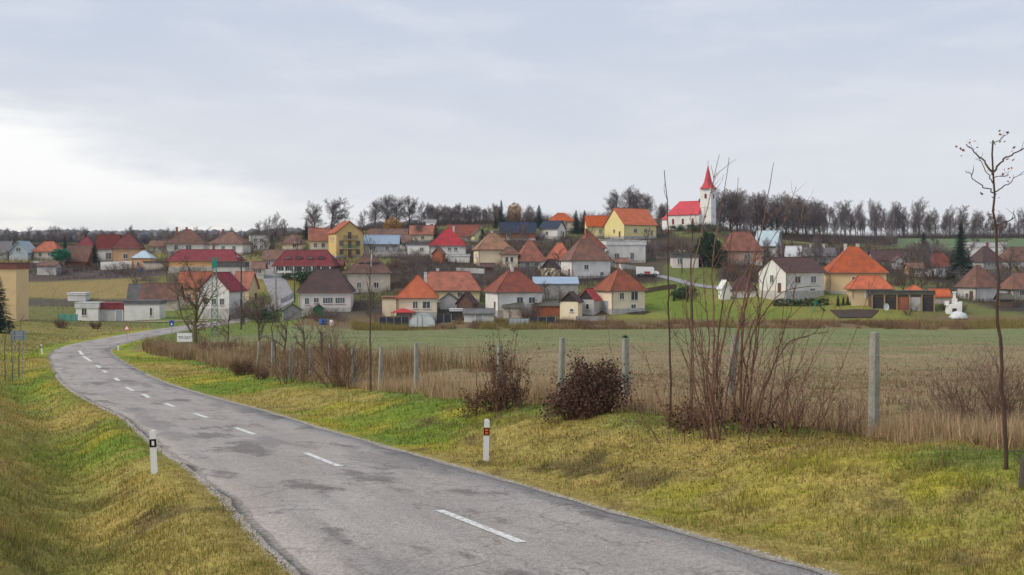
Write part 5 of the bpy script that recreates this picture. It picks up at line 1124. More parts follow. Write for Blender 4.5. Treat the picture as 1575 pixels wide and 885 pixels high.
# gazebo
p = at(620, 198.3); gz_ = thing('gazebo', 'red-roofed garden gazebo left of the white polytunnel', 'gazebo', p)
MB().poly([(-2.2,-1.5,1.9),(2.2,-1.5,1.9),(2.2,1.5,1.9),(-2.2,1.5,1.9),(0,0,2.6),(-2.2,-1.5,1.8),(2.2,-1.5,1.8),(2.2,1.5,1.8),(-2.2,1.5,1.8)], [(0,1,4),(1,2,4),(2,3,4),(3,0,4),(0,5,6,1),(1,6,7,2),(2,7,8,3),(3,8,5,0),(8,7,6,5)]).build('roof', M_REDP, gz_)
for a in (-2, 2):
    for b in (-1.35, 1.35): MB().quadbox(a-.07,a+.07,b-.07,b+.07,-.4,1.8).build('post', M_WOODL, gz_)
MB().quadbox(-1.9,1.9,-1.4,-1.32,.0,.8).build('rail', M_REDP, gz_)
def fence(name, label, cat, px0, px1, d, h_, n, m, mp_=M_STEEL, d2=None):
    a = at(px0, d); b = at(px1, d2 or d); o = tag(link(name, None, None, a), label, cat, None, 'thing'); D = b-a; L_ = D.length; u = D.normalized(); 
    for i in range(n):
        p0 = a+D*(i+.03)/n; p1 = a+D*(i+.97)/n; q0 = Vector((p0.x, p0.y, gz(p0.x, p0.y)))-a; q1 = Vector((p1.x, p1.y, gz(p1.x, p1.y)))-a; t = Vector((-u.y, u.x, 0))*.025
        V = [q0-t, q1-t, q1-t+Vector((0,0,h_)), q0-t+Vector((0,0,h_)), q0+t, q1+t, q1+t+Vector((0,0,h_)), q0+t+Vector((0,0,h_))]
        MB().poly(V, [(0,1,2,3),(7,6,5,4),(0,4,5,1),(1,5,6,2),(2,6,7,3),(3,7,4,0)]).build('panel', m, o)
    for i in range(n+1):
        p0 = a+D*i/n; q = Vector((p0.x, p0.y, gz(p0.x, p0.y)))-a; MB().quadbox(q.x-.05,q.x+.05,q.y-.06,q.y+.06,q.z-.3,q.z+h_+.1).build('post', mp_, o)
    return o
fence('garden_fence', 'dark tarp garden fence left of the white polytunnel', 'fence', 583, 629, 195.5, 1.5, 4, M_TARP)
fence('garden_fence', 'dark tarp garden fence right of the white polytunnel', 'fence', 671, 694, 195.5, 1.5, 2, M_TARP)
fence('garden_fence', 'low dark fence in front of the brick outbuilding', 'fence', 814, 854, 195, 1.3, 3, M_TARP)
fence('cold_frame', 'pale blue translucent cold frame row before the white house', 'cold frame', 783, 813, 194.5, 1.2, 5, mat('sheet_pale_blue_clear', (.42,.50,.56), .4, col2=(.32,.4,.46), scale=2))
fence('garden_wall', 'white plastered garden wall below the maroon roof', 'wall', 155, 206, 283, 2.2, 5, W['white'], W['white'])
fence('garden_wall', 'pale crumbling garden wall below the salmon roof', 'wall', 52, 84, 288, 1.8, 4, W['palegrey'], W['palegrey'])
fence('green_gate', 'green mesh gate with posts left of the white depot', 'gate', 90, 119, 196, 1.4, 3, mat('mesh_green', (.12,.30,.24), .6), M_GREENP)
fence('stone_wall', 'low stone wall below the small sheds', 'wall', 886, 930, 197.5, .9, 5, W['grey'], W['grey'])
M_FW = mat('fence_boards', (.17,.12,.085), .9, col2=(.11,.085,.065), scale=2)
for lab, a_, b_, d_f, d_g, h_f, n_f, mm_ in (('brown board fence above the long yellow house', 600, 690, 236, 238, 1.3, 7, M_FW), ('pale garden wall below the tan hipped roof', 700, 745, 252, 250, 1.2, 4, W['palegrey']),
    ('grey garden wall below the light blue sheet roof', 560, 625, 286, 284, 1.4, 5, W['grey']), ('board fence below the dormered mauve roof', 462, 520, 243, 240, 1.1, 6, M_FW),
    ('wire-grey fence below the white modern house', 930, 1000, 262, 258, 1.0, 6, M_STEEL), ('board fence behind the cream terracotta-roofed house', 990, 1040, 222, 226, 1.0, 5, M_FW),
    ('pale wall below the hilltop yellow house', 900, 1000, 340, 338, 1.3, 7, W['palegrey']), ('brown fence along the right gardens behind the oven', 1400, 1470, 216, 216, 1.3, 6, M_FW),
    ('dark fence below the far left houses', 0, 60, 286, 288, 1.3, 6, M_FW), ('grey wall under the two brown hipped roofs', 258, 330, 298, 298, 1.3, 6, W['grey']),
    ('brown fence at the right edge below the mauve-brown roof', 1500, 1580, 262, 258, 1.4, 6, M_FW), ('low wall behind the white gabled house', 1190, 1262, 240, 240, 1.2, 5, W['palegrey']),
    ('board fence right of the beige house with arched vents', 606, 650, 226, 224, 1.2, 4, M_FW), ('pale wall beside the climbing street', 432, 452, 224, 236, 1.0, 4, W['palegrey'])):
    fence('garden_fence' if mm_ in (M_FW, M_STEEL) else 'garden_wall', lab, 'fence' if mm_ in (M_FW, M_STEEL) else 'wall', a_, b_, d_f, h_f, n_f, mm_, M_FW if mm_ is M_FW else W['grey'], d_g)
# clutter
def barrel(px, d, m, label):
    o = thing('barrel', label, 'barrel', at(px, d)); MB().lathe([(.3,-.1),(.36,.25),(.37,.5),(.36,.8),(.3,1.05)], 12).build('body', m, o); MB().lathe([(.31,1.05),(.31,1.1),(.05,1.12)], 12).build('lid', M_TARP, o)
    MB().lathe([(.385,.33),(.385,.37)], 12).build('hoop', M_STEEL, o)
barrel(494, 193, M_BLUEP, 'blue plastic barrel, left one in the garden before the pinkish house')
barrel(500, 193.4, M_BLUEP, 'blue plastic barrel, right one in the garden before the pinkish house')
barrel(510, 193, W['pinkwhite'], 'pale rusty barrel right of the blue barrels')
barrel(216, 276, M_BLUEP, 'blue barrel below the pale blue-roofed shed')
p = at(1262, 204.5); sl = thing('playground_slide', 'green plastic slide on the lawn below the white gabled house', 'slide', p, .1)
V = [];
for t in np.linspace(0, 1, 8):
    xx = -.9+1.8*t; zz = 1.75*(1-t)**1.3+.1
    V += [(xx,-.35,zz+.2),(xx,-.28,zz),(xx,.28,zz),(xx,.35,zz+.2)]
MB().poly(V, [(i*4+j,i*4+j+1,i*4+j+5,i*4+j+4) for i in range(7) for j in range(3)]+[(i*4+j+4,i*4+j+5,i*4+j+1,i*4+j) for i in range(7) for j in range(3)]).build('chute', M_GREENP, sl)
for b in (-.3, .3): MB().tube([(-.95,b,2.1),(-1.6,b,-.2)], .05, 5).build('ladder_rail', M_GREENP, sl)
for i in range(5): MB().tube([(-1.05-.12*i,-.3,1.75-.4*i),(-1.05-.12*i,.3,1.75-.4*i)], .03, 5).build('rung', M_WOODL, sl)
p = at(1468, 203.5); ov = thing('garden_oven', 'white plastered garden oven with tall chimney', 'oven', p, -.2)
MB().poly([(-1.7,-1,-.3),(1.2,-1,-.3),(1.2,1,-.3),(-1.7,1,-.3),(-1.3,-1,1.5),(1.2,-1,2.3),(1.2,1,2.3),(-1.3,1,1.5)], [(3,2,1,0),(4,5,6,7),(0,1,5,4),(1,2,6,5),(2,3,7,6),(3,0,4,7)]).build('body', W['white'], ov)
MB().quadbox(-.45,.45,-.45,.45,1.9,2.9).quadbox(-.25,.25,-.25,.25,2.9,4.0).quadbox(-.35,.35,-.35,.35,4.0,4.25).build('chimney', W['white'], ov)
MB().quadbox(-1.9,-1.2,-.9,-.3,1.6,2.4).build('side_hood', W['white'], ov)
MB().quadbox(-.6,.2,-1.04,-1.0,.3,1.0).build('fire_opening', W['dark'], ov)
p = at(1474, 200); dm = thing('covered_heap', 'pale plastic-covered dome heap in front of the white garden oven', 'heap', p)
mm = MB(); rg = random.Random(4); V = []; nr, nc = 7, 18
for i in range(nr):
    for j in range(nc):
        a = 1.5*i/(nr-1); q = 6.283*j/nc; r_ = 1+.07*rg.uniform(-1,1); V.append((1.75*math.cos(a)*math.cos(q)*r_, 1.4*math.cos(a)*math.sin(q)*r_, 1.35*math.sin(a)*r_-.1))
mm.poly(V, [(i*nc+j,i*nc+(j+1)%nc,(i+1)*nc+(j+1)%nc,(i+1)*nc+j) for i in range(nr-1) for j in range(nc)]+[tuple((nr-1)*nc+j for j in range(nc))]).build('sheet', M_CLEAR, dm, True)
for j in range(6):
    q = 6.283*j/6+.3; MB().quadbox(1.75*math.cos(q)-.12,1.75*math.cos(q)+.12,1.4*math.sin(q)-.1,1.4*math.sin(q)+.1,-.1,.16).build('weight_stone', W['grey'], dm)
p = at(1362, 202); dsh = thing('satellite_dish', 'white dish standing on the grass beside the vegetable bed', 'dish', p, .4)
V = [(0,0,1.1)]
for r_ in (.35, .7):
    for j in range(14): q = 6.283*j/14; V.append((r_*math.cos(q), -.25*r_*r_*2, 1.1+r_*math.sin(q)))
MB().poly(V, [(0,1+j,1+(j+1)%14) for j in range(14)]+[(1+j,15+j,15+(j+1)%14,1+(j+1)%14) for j in range(14)]).build('bowl', M_WHITEP, dsh)
MB().tube([(0,.1,-.2),(0,.1,1.1)], .05, 6).build('mast', M_STEEL, dsh); MB().tube([(0,0,.5),(0,-.6,1.1)], .025, 5).build('feed_arm', M_STEEL, dsh)
M_SOIL = mat('soil_dark', (.055,.042,.036), .98, col2=(.08,.06,.05), scale=2, bump=.8, bscale=3)
def bed(px0, px1, py0, py1, label):
    q = [onground(a, b, 190, 260) for a, b in ((px0,py1),(px1-12,py1),(px1,py0),(px0-14,py0))]; V = []; n = 8; m_ = 6; T = []
    for i in range(n+1):
        for j in range(m_+1):
            a = q[0].lerp(q[1], i/n); b = q[3].lerp(q[2], i/n); c_ = a.lerp(b, j/m_); V.append((c_.x, c_.y, gz(c_.x, c_.y)+.12+rnd.uniform(0,.08)))
    for i in range(n):
        for j in range(m_): T.append((i*(m_+1)+j, (i+1)*(m_+1)+j, (i+1)*(m_+1)+j+1, i*(m_+1)+j+1))
    o = MB().poly(V, T).build('vegetable_bed', M_SOIL); tag(o, label, 'garden bed')
bed(1290, 1352, 478, 490, 'dark dug vegetable bed on the lawn below the tan garage')
bed(968, 1002, 480, 484, 'small dark bed on the lawn below the cream terracotta-roofed house')

# poles and mast
def utility_pole(px, d, top_py, m, r_, label, arms=1, insul=True):
    p = at(px, d); h_ = (YH-top_py)*d/F-p.z; o = thing('utility_pole', label, 'pole', p, rnd.uniform(-.3,.3))
    MB().tube([(0,0,-.5),(0,0,h_)], [r_*1.3, r_*.8], 8).build('shaft', m, o)
    for a in range(arms):
        zz = h_-.25-.7*a; c_ = MB().quadbox(-.7,.7,-.05,.05,zz-.05,zz+.05).build('crossarm', M_STEEL, o)
        for xx in (-.62, 0, .62): MB().lathe([(.04,zz+.05),(.07,zz+.1),(.05,zz+.22)], 6, xx, 0).build('insulator', M_WHITEP, c_)
    return p+Vector((0,0,h_-.2))
P_ = [utility_pole(371, 172, 393, M_POLE, .13, 'dark wooden utility pole right of the white crimson-gabled house'),
      utility_pole(424, 196, 416, M_CONC, .2, 'pale thick concrete pole beside the climbing street'),
      utility_pole(453, 222, 424, M_POLE, .13, 'dark pole at the corner of the pinkish white house'),
      utility_pole(457, 262, 372, M_POLE, .13, 'thin pole above the dormered roof')]
utility_pole(1049, 255, 385, M_POLE, .14, 'dark pole in front of the small white building below the church')
utility_pole(220, 262, 428, M_POLE, .12, 'dark thin pole left of the long brown barn')
utility_pole(1413, 300, 372, M_POLE, .12, 'thin pole below the spruce on the right meadow')
p = at(330, 150); o = thing('lattice_mast', 'green steel lattice mast left of the white crimson-gabled house', 'mast', p, .3)
hm = (YH-396)*150/F-p.z; LV = 12
def lm(z): return .52-.30*z/hm
for a in (-1, 1):
    for b in (-1, 1): MB().tube([(a*lm(0),b*lm(0),-.4),(a*lm(hm),b*lm(hm),hm)], .05, 4).build('leg', M_LATT, o)
for i in range(LV):
    z0, z1 = hm*i/LV, hm*(i+1)/LV; m_ = MB(); e0, e1 = lm(z0), lm(z1); cs = [(-1,-1),(1,-1),(1,1),(-1,1)]
    for k in range(4):
        a, b = cs[k], cs[(k+1)%4]
        m_.tube([(a[0]*e0,a[1]*e0,z0),(b[0]*e1,b[1]*e1,z1)], .028, 4); m_.tube([(b[0]*e0,b[1]*e0,z0),(a[0]*e1,a[1]*e1,z1)], .028, 4); m_.tube([(a[0]*e1,a[1]*e1,z1),(b[0]*e1,b[1]*e1,z1)], .028, 4)
    m_.build('brace', M_LATT, o)
MB().quadbox(-.32,.32,-.32,.32,hm-1.5,hm-.3).build('equipment_box', M_GREENP, o)
MB().quadbox(-1.0,1.0,-.05,.05,hm-.2,hm-.08).build('crossarm', M_LATT, o)

# ------------------------------------------------------------------ roadside signs and posts
def delineator(p, h_, label, orange=False, tilt=0.0):
    o = thing('delineator_post', label, 'road post', p, 0); o.rotation_euler = (0, tilt, .15)
    w0, w1 = .075, .065
    def sec(z0, z1, k0, k1, dpt): return [(-k0,-dpt,z0),(k0,-dpt,z0),(k0*.6,dpt,z0),(-k0*.6,dpt,z0),(-k1,-dpt,z1),(k1,-dpt,z1),(k1*.6,dpt,z1),(-k1*.6,dpt,z1)]
    FC = [(3,2,1,0),(4,5,6,7),(0,1,5,4),(1,2,6,5),(2,3,7,6),(3,0,4,7)]
    MB().poly(sec(-.3,h_*.62,w0,w0*.96,.045), FC).poly(sec(h_*.8,h_*.985,w0*.95,w0*.9,.045), FC).build('shaft', M_WHITEP, o)
    MB().poly(sec(h_*.985,h_,w0*.9,w0*.55,.04), FC).build('cap', M_WHITEP, o)
    b = MB().poly(sec(h_*.618,h_*.802,w0*1.02,w0*1.0,.05), FC).build('black_band', M_BLACK, o)
    if orange:
        MB().quadbox(-.042,.042,-.066,-.051,h_*.645,h_*.70).quadbox(-.042,.042,-.066,-.051,h_*.72,h_*.775).build('reflector', M_REFO, b)
    else:
        MB().poly([(-.025,-.066,h_*.665),(.03,-.066,h_*.655),(.03,-.066,h_*.755),(-.02,-.066,h_*.765),(-.025,-.051,h_*.665),(.03,-.051,h_*.655),(.03,-.051,h_*.755),(-.02,-.051,h_*.765)], FC[0:0]+[(0,1,2,3),(7,6,5,4),(0,4,5,1),(1,5,6,2),(2,6,7,3),(3,7,4,0)]).build('reflector', M_REFW, b)
p = onground(238, 729); delineator(p, 67*p.y/F, 'white road post with black band and white reflector on the grass left of the road', False, -.045)
p = onground(747, 709); delineator(p, 64*p.y/F, 'white road post with orange reflectors on the grass right of the road', True, .025)
p = at(65, 106); delineator(p, 1.0, 'tiny white road post on the outside of the distant bend', False, -.1)
p = at(182, 113); delineator(p, 1.0, 'tiny white road post on the inside of the distant bend', False)
# village name board: small unreadable dark lettering
p = at(284, 100); ts = thing('village_sign', 'white rectangular village name board with dark lettering by the bend', 'sign', p, .08)
zb = (YH-526)*100/F-p.z; bw, bh = 1.42, .84
MB().quadbox(-bw/2,bw/2,-.02,.02,zb,zb+bh).build('board', M_WHITEP, ts)
MB().quadbox(-bw/2-.03,bw/2+.03,-.015,.03,zb-.03,zb-.002).quadbox(-bw/2-.03,bw/2+.03,-.015,.03,zb+bh+.002,zb+bh+.03).build('edge_frame', M_STEEL, ts)
for xx in (-.45, .45): MB().tube([(xx,.06,-.4),(xx,.06,zb+bh)], .035, 6).build('post', M_STEEL, ts)
tcu = bpy.data.curves.new('lettering', 'FONT'); tcu.body = 'TM SAY'; tcu.size = .36; tcu.align_x = 'CENTER'; tcu.extrude = .004
tob = bpy.data.objects.new('lettering', tcu); C.objects.link(tob); bpy.context.view_layer.update()
tme = bpy.data.meshes.new_from_object(tob.evaluated_get(bpy.context.evaluated_depsgraph_get())); bpy.data.objects.remove(tob); tme.name = 'lettering'; tme.materials.clear(); tme.materials.append(M_BLACK)
lt = link('lettering', tme, ts, (0, -.026, zb+.29)); lt.rotation_euler = (math.pi/2, 0, 0)
# back of a board on two stakes, left verge
p = at(28, 75); bs = thing('sign_board', 'grey-blue back of a board on thin stakes left of the road', 'sign', p, -.1); zb = (YH-523)*75/F-p.z
MB().quadbox(-.58,.58,-.025,.0,zb,zb+.66).build('board', M_SIGNBACK, bs)
for xx in (-.35, .32): MB().tube([(xx,-.06,-.3),(xx+.03,-.05,zb+.66)], .03, 6).build('stake', M_STEEL, bs)
MB().quadbox(-.55,.55,-.05,-.026,zb+.30,zb+.36).build('batten', M_STEEL, bs)
# triangular warning sign
p = at(195, 140); w_s = thing('warning_sign', 'red-edged triangular warning sign beyond the bend', 'sign', p, .05); zt = (YH-499)*140/F-p.z; s_ = .45
MB().tube([(0,.05,-.3),(0,.05,zt)], .035, 6).build('post', M_STEEL, w_s)
tri = [(-s_,zt-.8),(s_,zt-.8),(0,zt)]; MB().poly([(a,-.01,b) for a, b in tri]+[(a,.01,b) for a, b in tri], [(0,1,2),(5,4,3),(0,3,4,1),(1,4,5,2),(2,5,3,0)]).build('red_border', M_SIGNR, w_s)
tri = [(-s_*.66,zt-.71),(s_*.66,zt-.71),(0,zt-.19)]; MB().poly([(a,-.02,b) for a, b in tri]+[(a,-.0125,b) for a, b in tri], [(0,1,2),(5,4,3),(0,3,4,1),(1,4,5,2),(2,5,3,0)]).build('white_face', M_WHITEP, w_s)
p = at(264, 150); bsn = thing('blue_sign', 'small blue square road sign beside the street into the village', 'sign', p, .05); zt = (YH-488)*150/F-p.z
MB().tube([(0,.05,-.3),(0,.05,zt)], .04, 6).build('post', M_STEEL, bsn); MB().quadbox(-.32,.32,-.01,.01,zt-1.3,zt-.5).build('blue_face', M_SIGNB, bsn)
MB().poly([(-.15,-.02,zt-1.15),(.15,-.02,zt-1.15),(0,-.02,zt-.75),(-.15,-.0125,zt-1.15),(.15,-.0125,zt-1.15),(0,-.0125,zt-.75)], [(0,1,2),(5,4,3),(0,3,4,1),(1,4,5,2),(2,5,3,0)]).build('white_symbol', M_WHITEP, bsn)

# ------------------------------------------------------------------ concrete fence posts
FENCE = [22, 26.4, 30.6, 34.1, 38.2, 45.7, 50, 53.5, 57.4, 60.8, 65, 69, 73]
FLAB = ['tall weathered concrete post standing alone at the right', 'leaning concrete post inside the tall whip shrub', 'concrete post with mossy top right of the dark bramble mound', 'concrete post just behind the dark bramble mound',
        'concrete post wrapped by the vine shrub', 'concrete post alone left of the vine shrub', 'concrete post right beside the dark thin sapling', 'pale concrete post left of the dark thin sapling', 'concrete post, second left of the dark thin sapling',
        'concrete post, third left of the dark thin sapling', 'far concrete post among the dry weeds', 'far concrete post among the dry weeds', 'far concrete post among the dry weeds']
for i, d in enumerate(FENCE):
    x = 18.65-.5*d; z = gz(x, d); h_ = 2.2+rnd.uniform(-.06,.06)
    o = thing('fence_post', FLAB[i], 'post', (x, d, z), .46+rnd.uniform(-.1,.1), 'concrete fence posts along the field')
    lean = (0,.13,.0,.02,0,0,.04,-.03,.02,-.02,.03,-.02,.05)[i]; o.rotation_euler = (rnd.uniform(-.02,.02), lean, o.rotation_euler.z)
    a, b = .105, .08
    V = []; nz_ = 9
    for j in range(nz_):
        t = j/(nz_-1); k_ = a*(1-t)+b*t; ch = k_*.72
        for (u_, v_) in ((-k_,-ch),(-ch,-k_),(ch,-k_),(k_,-ch),(k_,ch),(ch,k_),(-ch,k_),(-k_,ch)): V.append((u_+rnd.gauss(0,.003), v_+rnd.gauss(0,.003), -.4+t*(h_+.4)))
    Tt = [(j*8+q, j*8+(q+1)%8, (j+1)*8+(q+1)%8, (j+1)*8+q) for j in range(nz_-1) for q in range(8)]+[tuple((nz_-1)*8+q for q in range(8))]
    MB().poly(V, Tt).build('shaft', M_CONC, o)
    wr = MB()
    for zz in (.6, 1.2, 1.75): wr.tube([(-.12,-.02,zz),(0,-.125,zz+.01),(.12,-.02,zz)], .006, 4)
    wr.build('wire_tie', M_STEEL, o)
    if i == 2: leaves_at([Vector((0,0,h_+.03))], random.Random(2), 160, .04, .018).build('moss_cap', M_NEEDLEG, o)

# ------------------------------------------------------------------ foreground shrubs and saplings (branches given as photo sight lines at their own depth)
def sight(px, py, d): return Vector(((px-CX)*d/F, d, (YH-py)*d/F))
def stem_path(pts, d0, d1, rg, sub=3):
    n = len(pts); out = []
    P = [sight(px, py, d0+(d1-d0)*i/(n-1)) for i, (px, py) in enumerate(pts)]
    arr = np.array([tuple(q) for q in P]); c = catmull(arr, max(.05, np.linalg.norm(arr[-1]-arr[0])/(sub*n)))
    return [Vector(q)+Vector((rg.gauss(0,.012), rg.gauss(0,.012), rg.gauss(0,.008))) for q in c]
def twigs(m, path, rg, n, L0, L1, r, t0=.25, up=.5, spread=.8):
    tp = []
    for i in range(n):
        t = rg.uniform(t0, .97)*(len(path)-1); k = min(int(t), len(path)-2); p = path[k].lerp(path[k+1], t-k); d = (path[k+1]-path[k]).normalized()
        q = branch_path(rg, p, (d+perp(rg, d)*spread+Vector((0,0,up*.3))).normalized(), rg.uniform(L0, L1), 4, .12, .05); m.tube(q, [r*(1-.15*j) for j in range(5)], 4, False); tp.append(q)
    return tp
# tall whip shrub
rg = random.Random(31)
base = onground(1128, 668); root = thing('whip_shrub', 'tall leafless shrub with reddish brown whips right of centre', 'shrub', base)
WH = [([(1112,662),(1118,600),(1140,480),(1165,380),(1191,250)],24.5,25.5,.026),([(1150,668),(1158,560),(1176,430),(1200,380),(1240,330)],24.2,25,.024),
      ([(1062,655),(1066,540),(1062,450),(1074,380),(1107,238)],25.6,26.5,.024),([(1095,660),(1098,500),(1096,400),(1110,320),(1122,242)],25,25.8,.026),
      ([(1104,662),(1104,520),(1120,420),(1125,360),(1136,272)],26,26.6,.022),([(1085,662),(1105,560),(1135,440),(1180,380),(1232,302)],24.2,24.6,.026),
      ([(1142,668),(1140,560),(1148,470),(1166,430),(1180,398)],24.6,25,.03),([(1140,668),(1150,560),(1164,500),(1205,450),(1262,440)],24.4,23.8,.022),
      ([(1160,668),(1180,590),(1210,530),(1255,510),(1268,470)],24.2,23.6,.02),([(1120,668),(1105,610),(1085,560),(1060,500),(1055,430)],24.8,25.6,.022),
      ([(1155,668),(1168,610),(1190,560),(1215,480),(1222,440)],24.8,25.2,.022),([(1130,668),(1132,600),(1150,520),(1186,440),(1206,400)],25.2,25.6,.024),
      ([(1168,668),(1192,620),(1225,570),(1238,540),(1250,490)],24.4,24,.018),([(1100,665),(1088,600),(1090,520),(1082,440),(1078,390)],25.4,26.1,.022),
      ([(1145,668),(1152,600),(1140,520),(1152,440),(1150,380)],25.6,26.2,.022),([(1136,668),(1160,560),(1168,480),(1160,420),(1170,360)],25.0,25.4,.024)]
main = MB(); tw = MB(); lo_path = []
for pts, d0, d1, r in WH:
    g0 = onground(pts[0][0], pts[0][1]); path = stem_path(pts, d0, d1, rg, 4); path[0].z = min(path[0].z, gz(path[0].x, path[0].y)-.1); L_ = len(path)
    path = [p-base for p in path]; main.tube(path, [r*1.25*(1-.8*i/(L_-1)) for i in range(L_)], 6, False); lo_path.append(path)
    for q in twigs(tw, path, rg, 10, .25, .9, .009, .2): 
        if rg.random() < .7: twigs(tw, q, rg, 3, .12, .4, .005, .2)
for i in range(44):
    a = rg.random()*6.283; x0 = rg.gauss(.1,.62); p0 = Vector((x0, rg.gauss(0,.45), -.15)); p0.z += gz(base.x+p0.x, base.y+p0.y)-base.z
    q = branch_path(rg, p0, Vector((rg.gauss(x0*.16,.20), rg.gauss(0,.16), 1)).normalized(), rg.uniform(.8,3.9), 6, .07, .04); tw.tube(q, [.014*(1-.12*j) for j in range(7)], 4, False)
    for k in range(2): twigs(tw, q, rg, 3, .2, .6, .006, .3)
main.build('main_stems', M_TWIGR, root); tw.build('twigs', M_TWIGR, root)['kind'] = 'stuff'
lf = leaves_at([q[i] for q in lo_path for i in range(0, 4)]+[Vector((rg.gauss(0,.8), rg.gauss(0,.3), gz(base.x, base.y)-base.z+.15)) for _ in range(20)], rg, 900, .14, .045); lf.build('dead_leaves', M_DEADD, root)
# lone thin pole-like sapling left of it, and others
def sapling(pts, d0, d1, r0, label, ntw=8, tl=.5, mt=None, name='sapling', tz=.4):
    rg = random.Random(len(label)); b0 = sight(*pts[0], d0); gzz = gz(b0.x, b0.y); base = Vector((b0.x, b0.y, gzz)); o = thing(name, label, 'sapling', base)
    path = stem_path(pts, d0, d1, rg, 4); path = [p-base for p in path]; path.insert(0, Vector((path[0].x, path[0].y, -.3))); L_ = len(path)
    t_ = MB().tube(path, [r0*(1-.72*i/(L_-1)) for i in range(L_)], 6, False)
    for q in twigs(t_, path, rg, ntw, tl*.4, tl, r0*.3, tz): twigs(t_, q, rg, 2, tl*.15, tl*.4, r0*.18, .3)
    t_.build('stem', mt or M_SAP, o); return o
sapling([(1029,664),(1031,560),(1028,430),(1027,340),(1022,262)], 24.6, 24.9, .03, 'thin straight sapling left of the tall whip shrub', 5, .5)
sapling([(1062,640),(1065,520),(1063,430),(1066,345)], 28.5, 28.5, .05, 'stouter dark sapling stem just left of the whip shrub', 5, .6, M_BARK)
sapling([(569,618),(570,540),(569,450),(570,375)], 47, 47, .055, 'dark thin sapling beside the fence left of the vine shrub', 22, 1.0, M_BARK, tz=.55)
sapling([(733,632),(734,600),(732,562)], 33, 33, .022, 'short dry stick sapling in front of the vine shrub', 0, .2)
sapling([(8,567),(7,540),(10,505),(9,488)], 72, 72, .04, 'thin young sapling at the left edge by the board', 5, .6, M_TWIGB)
sapling([(19,560),(18,530),(17,495)], 74, 74, .04, 'thin young sapling left of the grey-blue board', 4, .6, M_TWIGB)
sapling([(29,553),(30,520),(33,490)], 76, 76, .045, 'crooked thin sapling behind the grey-blue board', 4, .6, M_TWIGB)
sapling([(476,601),(474,560),(478,510)], 62, 62, .035, 'thin bare sapling in the dry weeds left of the posts', 8, .8, M_TWIGB)
sapling([(422,590),(424,545),(418,505),(428,470)], 75, 75, .06, 'forked bare sapling in the dry weeds', 14, 1.6, M_BARK)
# young planted tree at the right edge
b0 = onground(1547, 724); d = b0.y; root = thing('young_tree', 'young planted tree with a few last leaves at the right edge', 'tree', b0)
rg = random.Random(8)
def yb(pts, r0, r1, dd=0.0, m=None):
    path = [p-b0 for p in stem_path(pts, d, d+dd, rg, 4)]; L_ = len(path); m.tube(path, [r0+(r1-r0)*i/(L_-1) for i in range(L_)], 6, False); return path
T = MB(); tp = yb([(1547,730),(1545,640),(1536,500),(1532,400),(1530,300),(1527,216)], .035, .012, .1, T); T.build('trunk', M_SAP, root)
K = MB(); br = [yb(*a, m=K) for a in (([(1527,268),(1515,248),(1498,235),(1487,222)],.016,.007,.3),([(1528,268),(1540,248),(1560,236),(1582,226)],.016,.008,.2),([(1529,297),(1510,285),(1495,272),(1486,262)],.010,.004,-.3),
      ([(1530,295),(1545,288),(1560,276),(1574,264)],.010,.004,.3),([(1526,280),(1514,258),(1504,240)],.009,.004,.4),([(1532,347),(1545,342),(1555,338),(1562,330)],.012,.006,-.2),([(1528,222),(1536,216),(1543,209)],.008,.004,.1),([(1530,273),(1538,271),(1549,270)],.007,.004,-.1))]
for q in br: twigs(K, q, rg, 3, .05, .2, .004, .5)
K.build('branches', M_SAP, root)
leaves_at([br[0][-1], br[0][-2], br[0][-1], br[1][len(br[1])*2//3], tp[-3], tp[-4], tp[-5], tp[-6], br[6][-1], br[7][-1]], rg, 70, .09, .028).build('last_leaves', mat('leaves_russet', (.20,.075,.05), .9, island=.4), root)
# dark stump-like trunk cut by the right edge
p = onground(1572, 752); o = thing('tree_stump', 'dark broken stump cut by the right edge on the grass bank', 'stump', p)
MB().tube([(0,0,-.2),(.01,0,.15),(.03,0,.38),(.05,0,.55)], [.06,.05,.04,.02], 8).build('stem', M_BARK, o); K = MB(); rg = random.Random(3)
for i in range(5): K.tube(branch_path(rg, Vector((.02,0,.3+.05*i)), Vector((rg.gauss(0,1),rg.gauss(0,1),.8)).normalized(), .25, 3, .2, .0), [.012,.01,.008,.005], 4, False)
K.build('snags', M_BARK, o)
# dark bramble mound
p = onground(905, 643); o = thing('bramble_mound', 'dark dense mound of dead bramble beside a concrete post', 'bush', p); rg = random.Random(12); K = MB(); pts = []
sc_ = p.y/F
for i in range(520):
    a = rg.random()*6.283; u = rg.random()**.5; ex, ey = 60*sc_*u*math.cos(a), 46*sc_*u*math.sin(a)
    lob = .72+.5*float(vnoise(np.array([ex*2.2+5]), np.array([ey*1.4+3]), .9)[0]); hmax = 86*sc_*math.sqrt(max(.02, 1-u**2.4))*(1 if ex > -22*sc_ else .70)*lob*rg.uniform(.8,1.14); z0 = gz(p.x+ex*.7, p.y+ey*.7)-p.z
    s0 = Vector((ex*.55, ey*.55, z0-.05)); q = [s0]
    tip = Vector((ex, ey, z0+hmax)); mid = s0.lerp(tip, .5)+Vector((rg.gauss(0,.1), rg.gauss(0,.1), .15)); over = tip+Vector((math.cos(a)*.25*u+rg.gauss(0,.08), rg.gauss(0,.12), -rg.uniform(.0,.35)*u))
    q += [mid, tip, over]; K.tube(q, [.008,.007,.006,.003], 3, False); pts += [mid, tip, over, tip.lerp(over,.5), mid.lerp(tip,.5)]
K.build('canes', M_TWIGR, o); leaves_at(pts, rg, 5200, .10, .040).build('dead_leaves', M_DEADD, o)
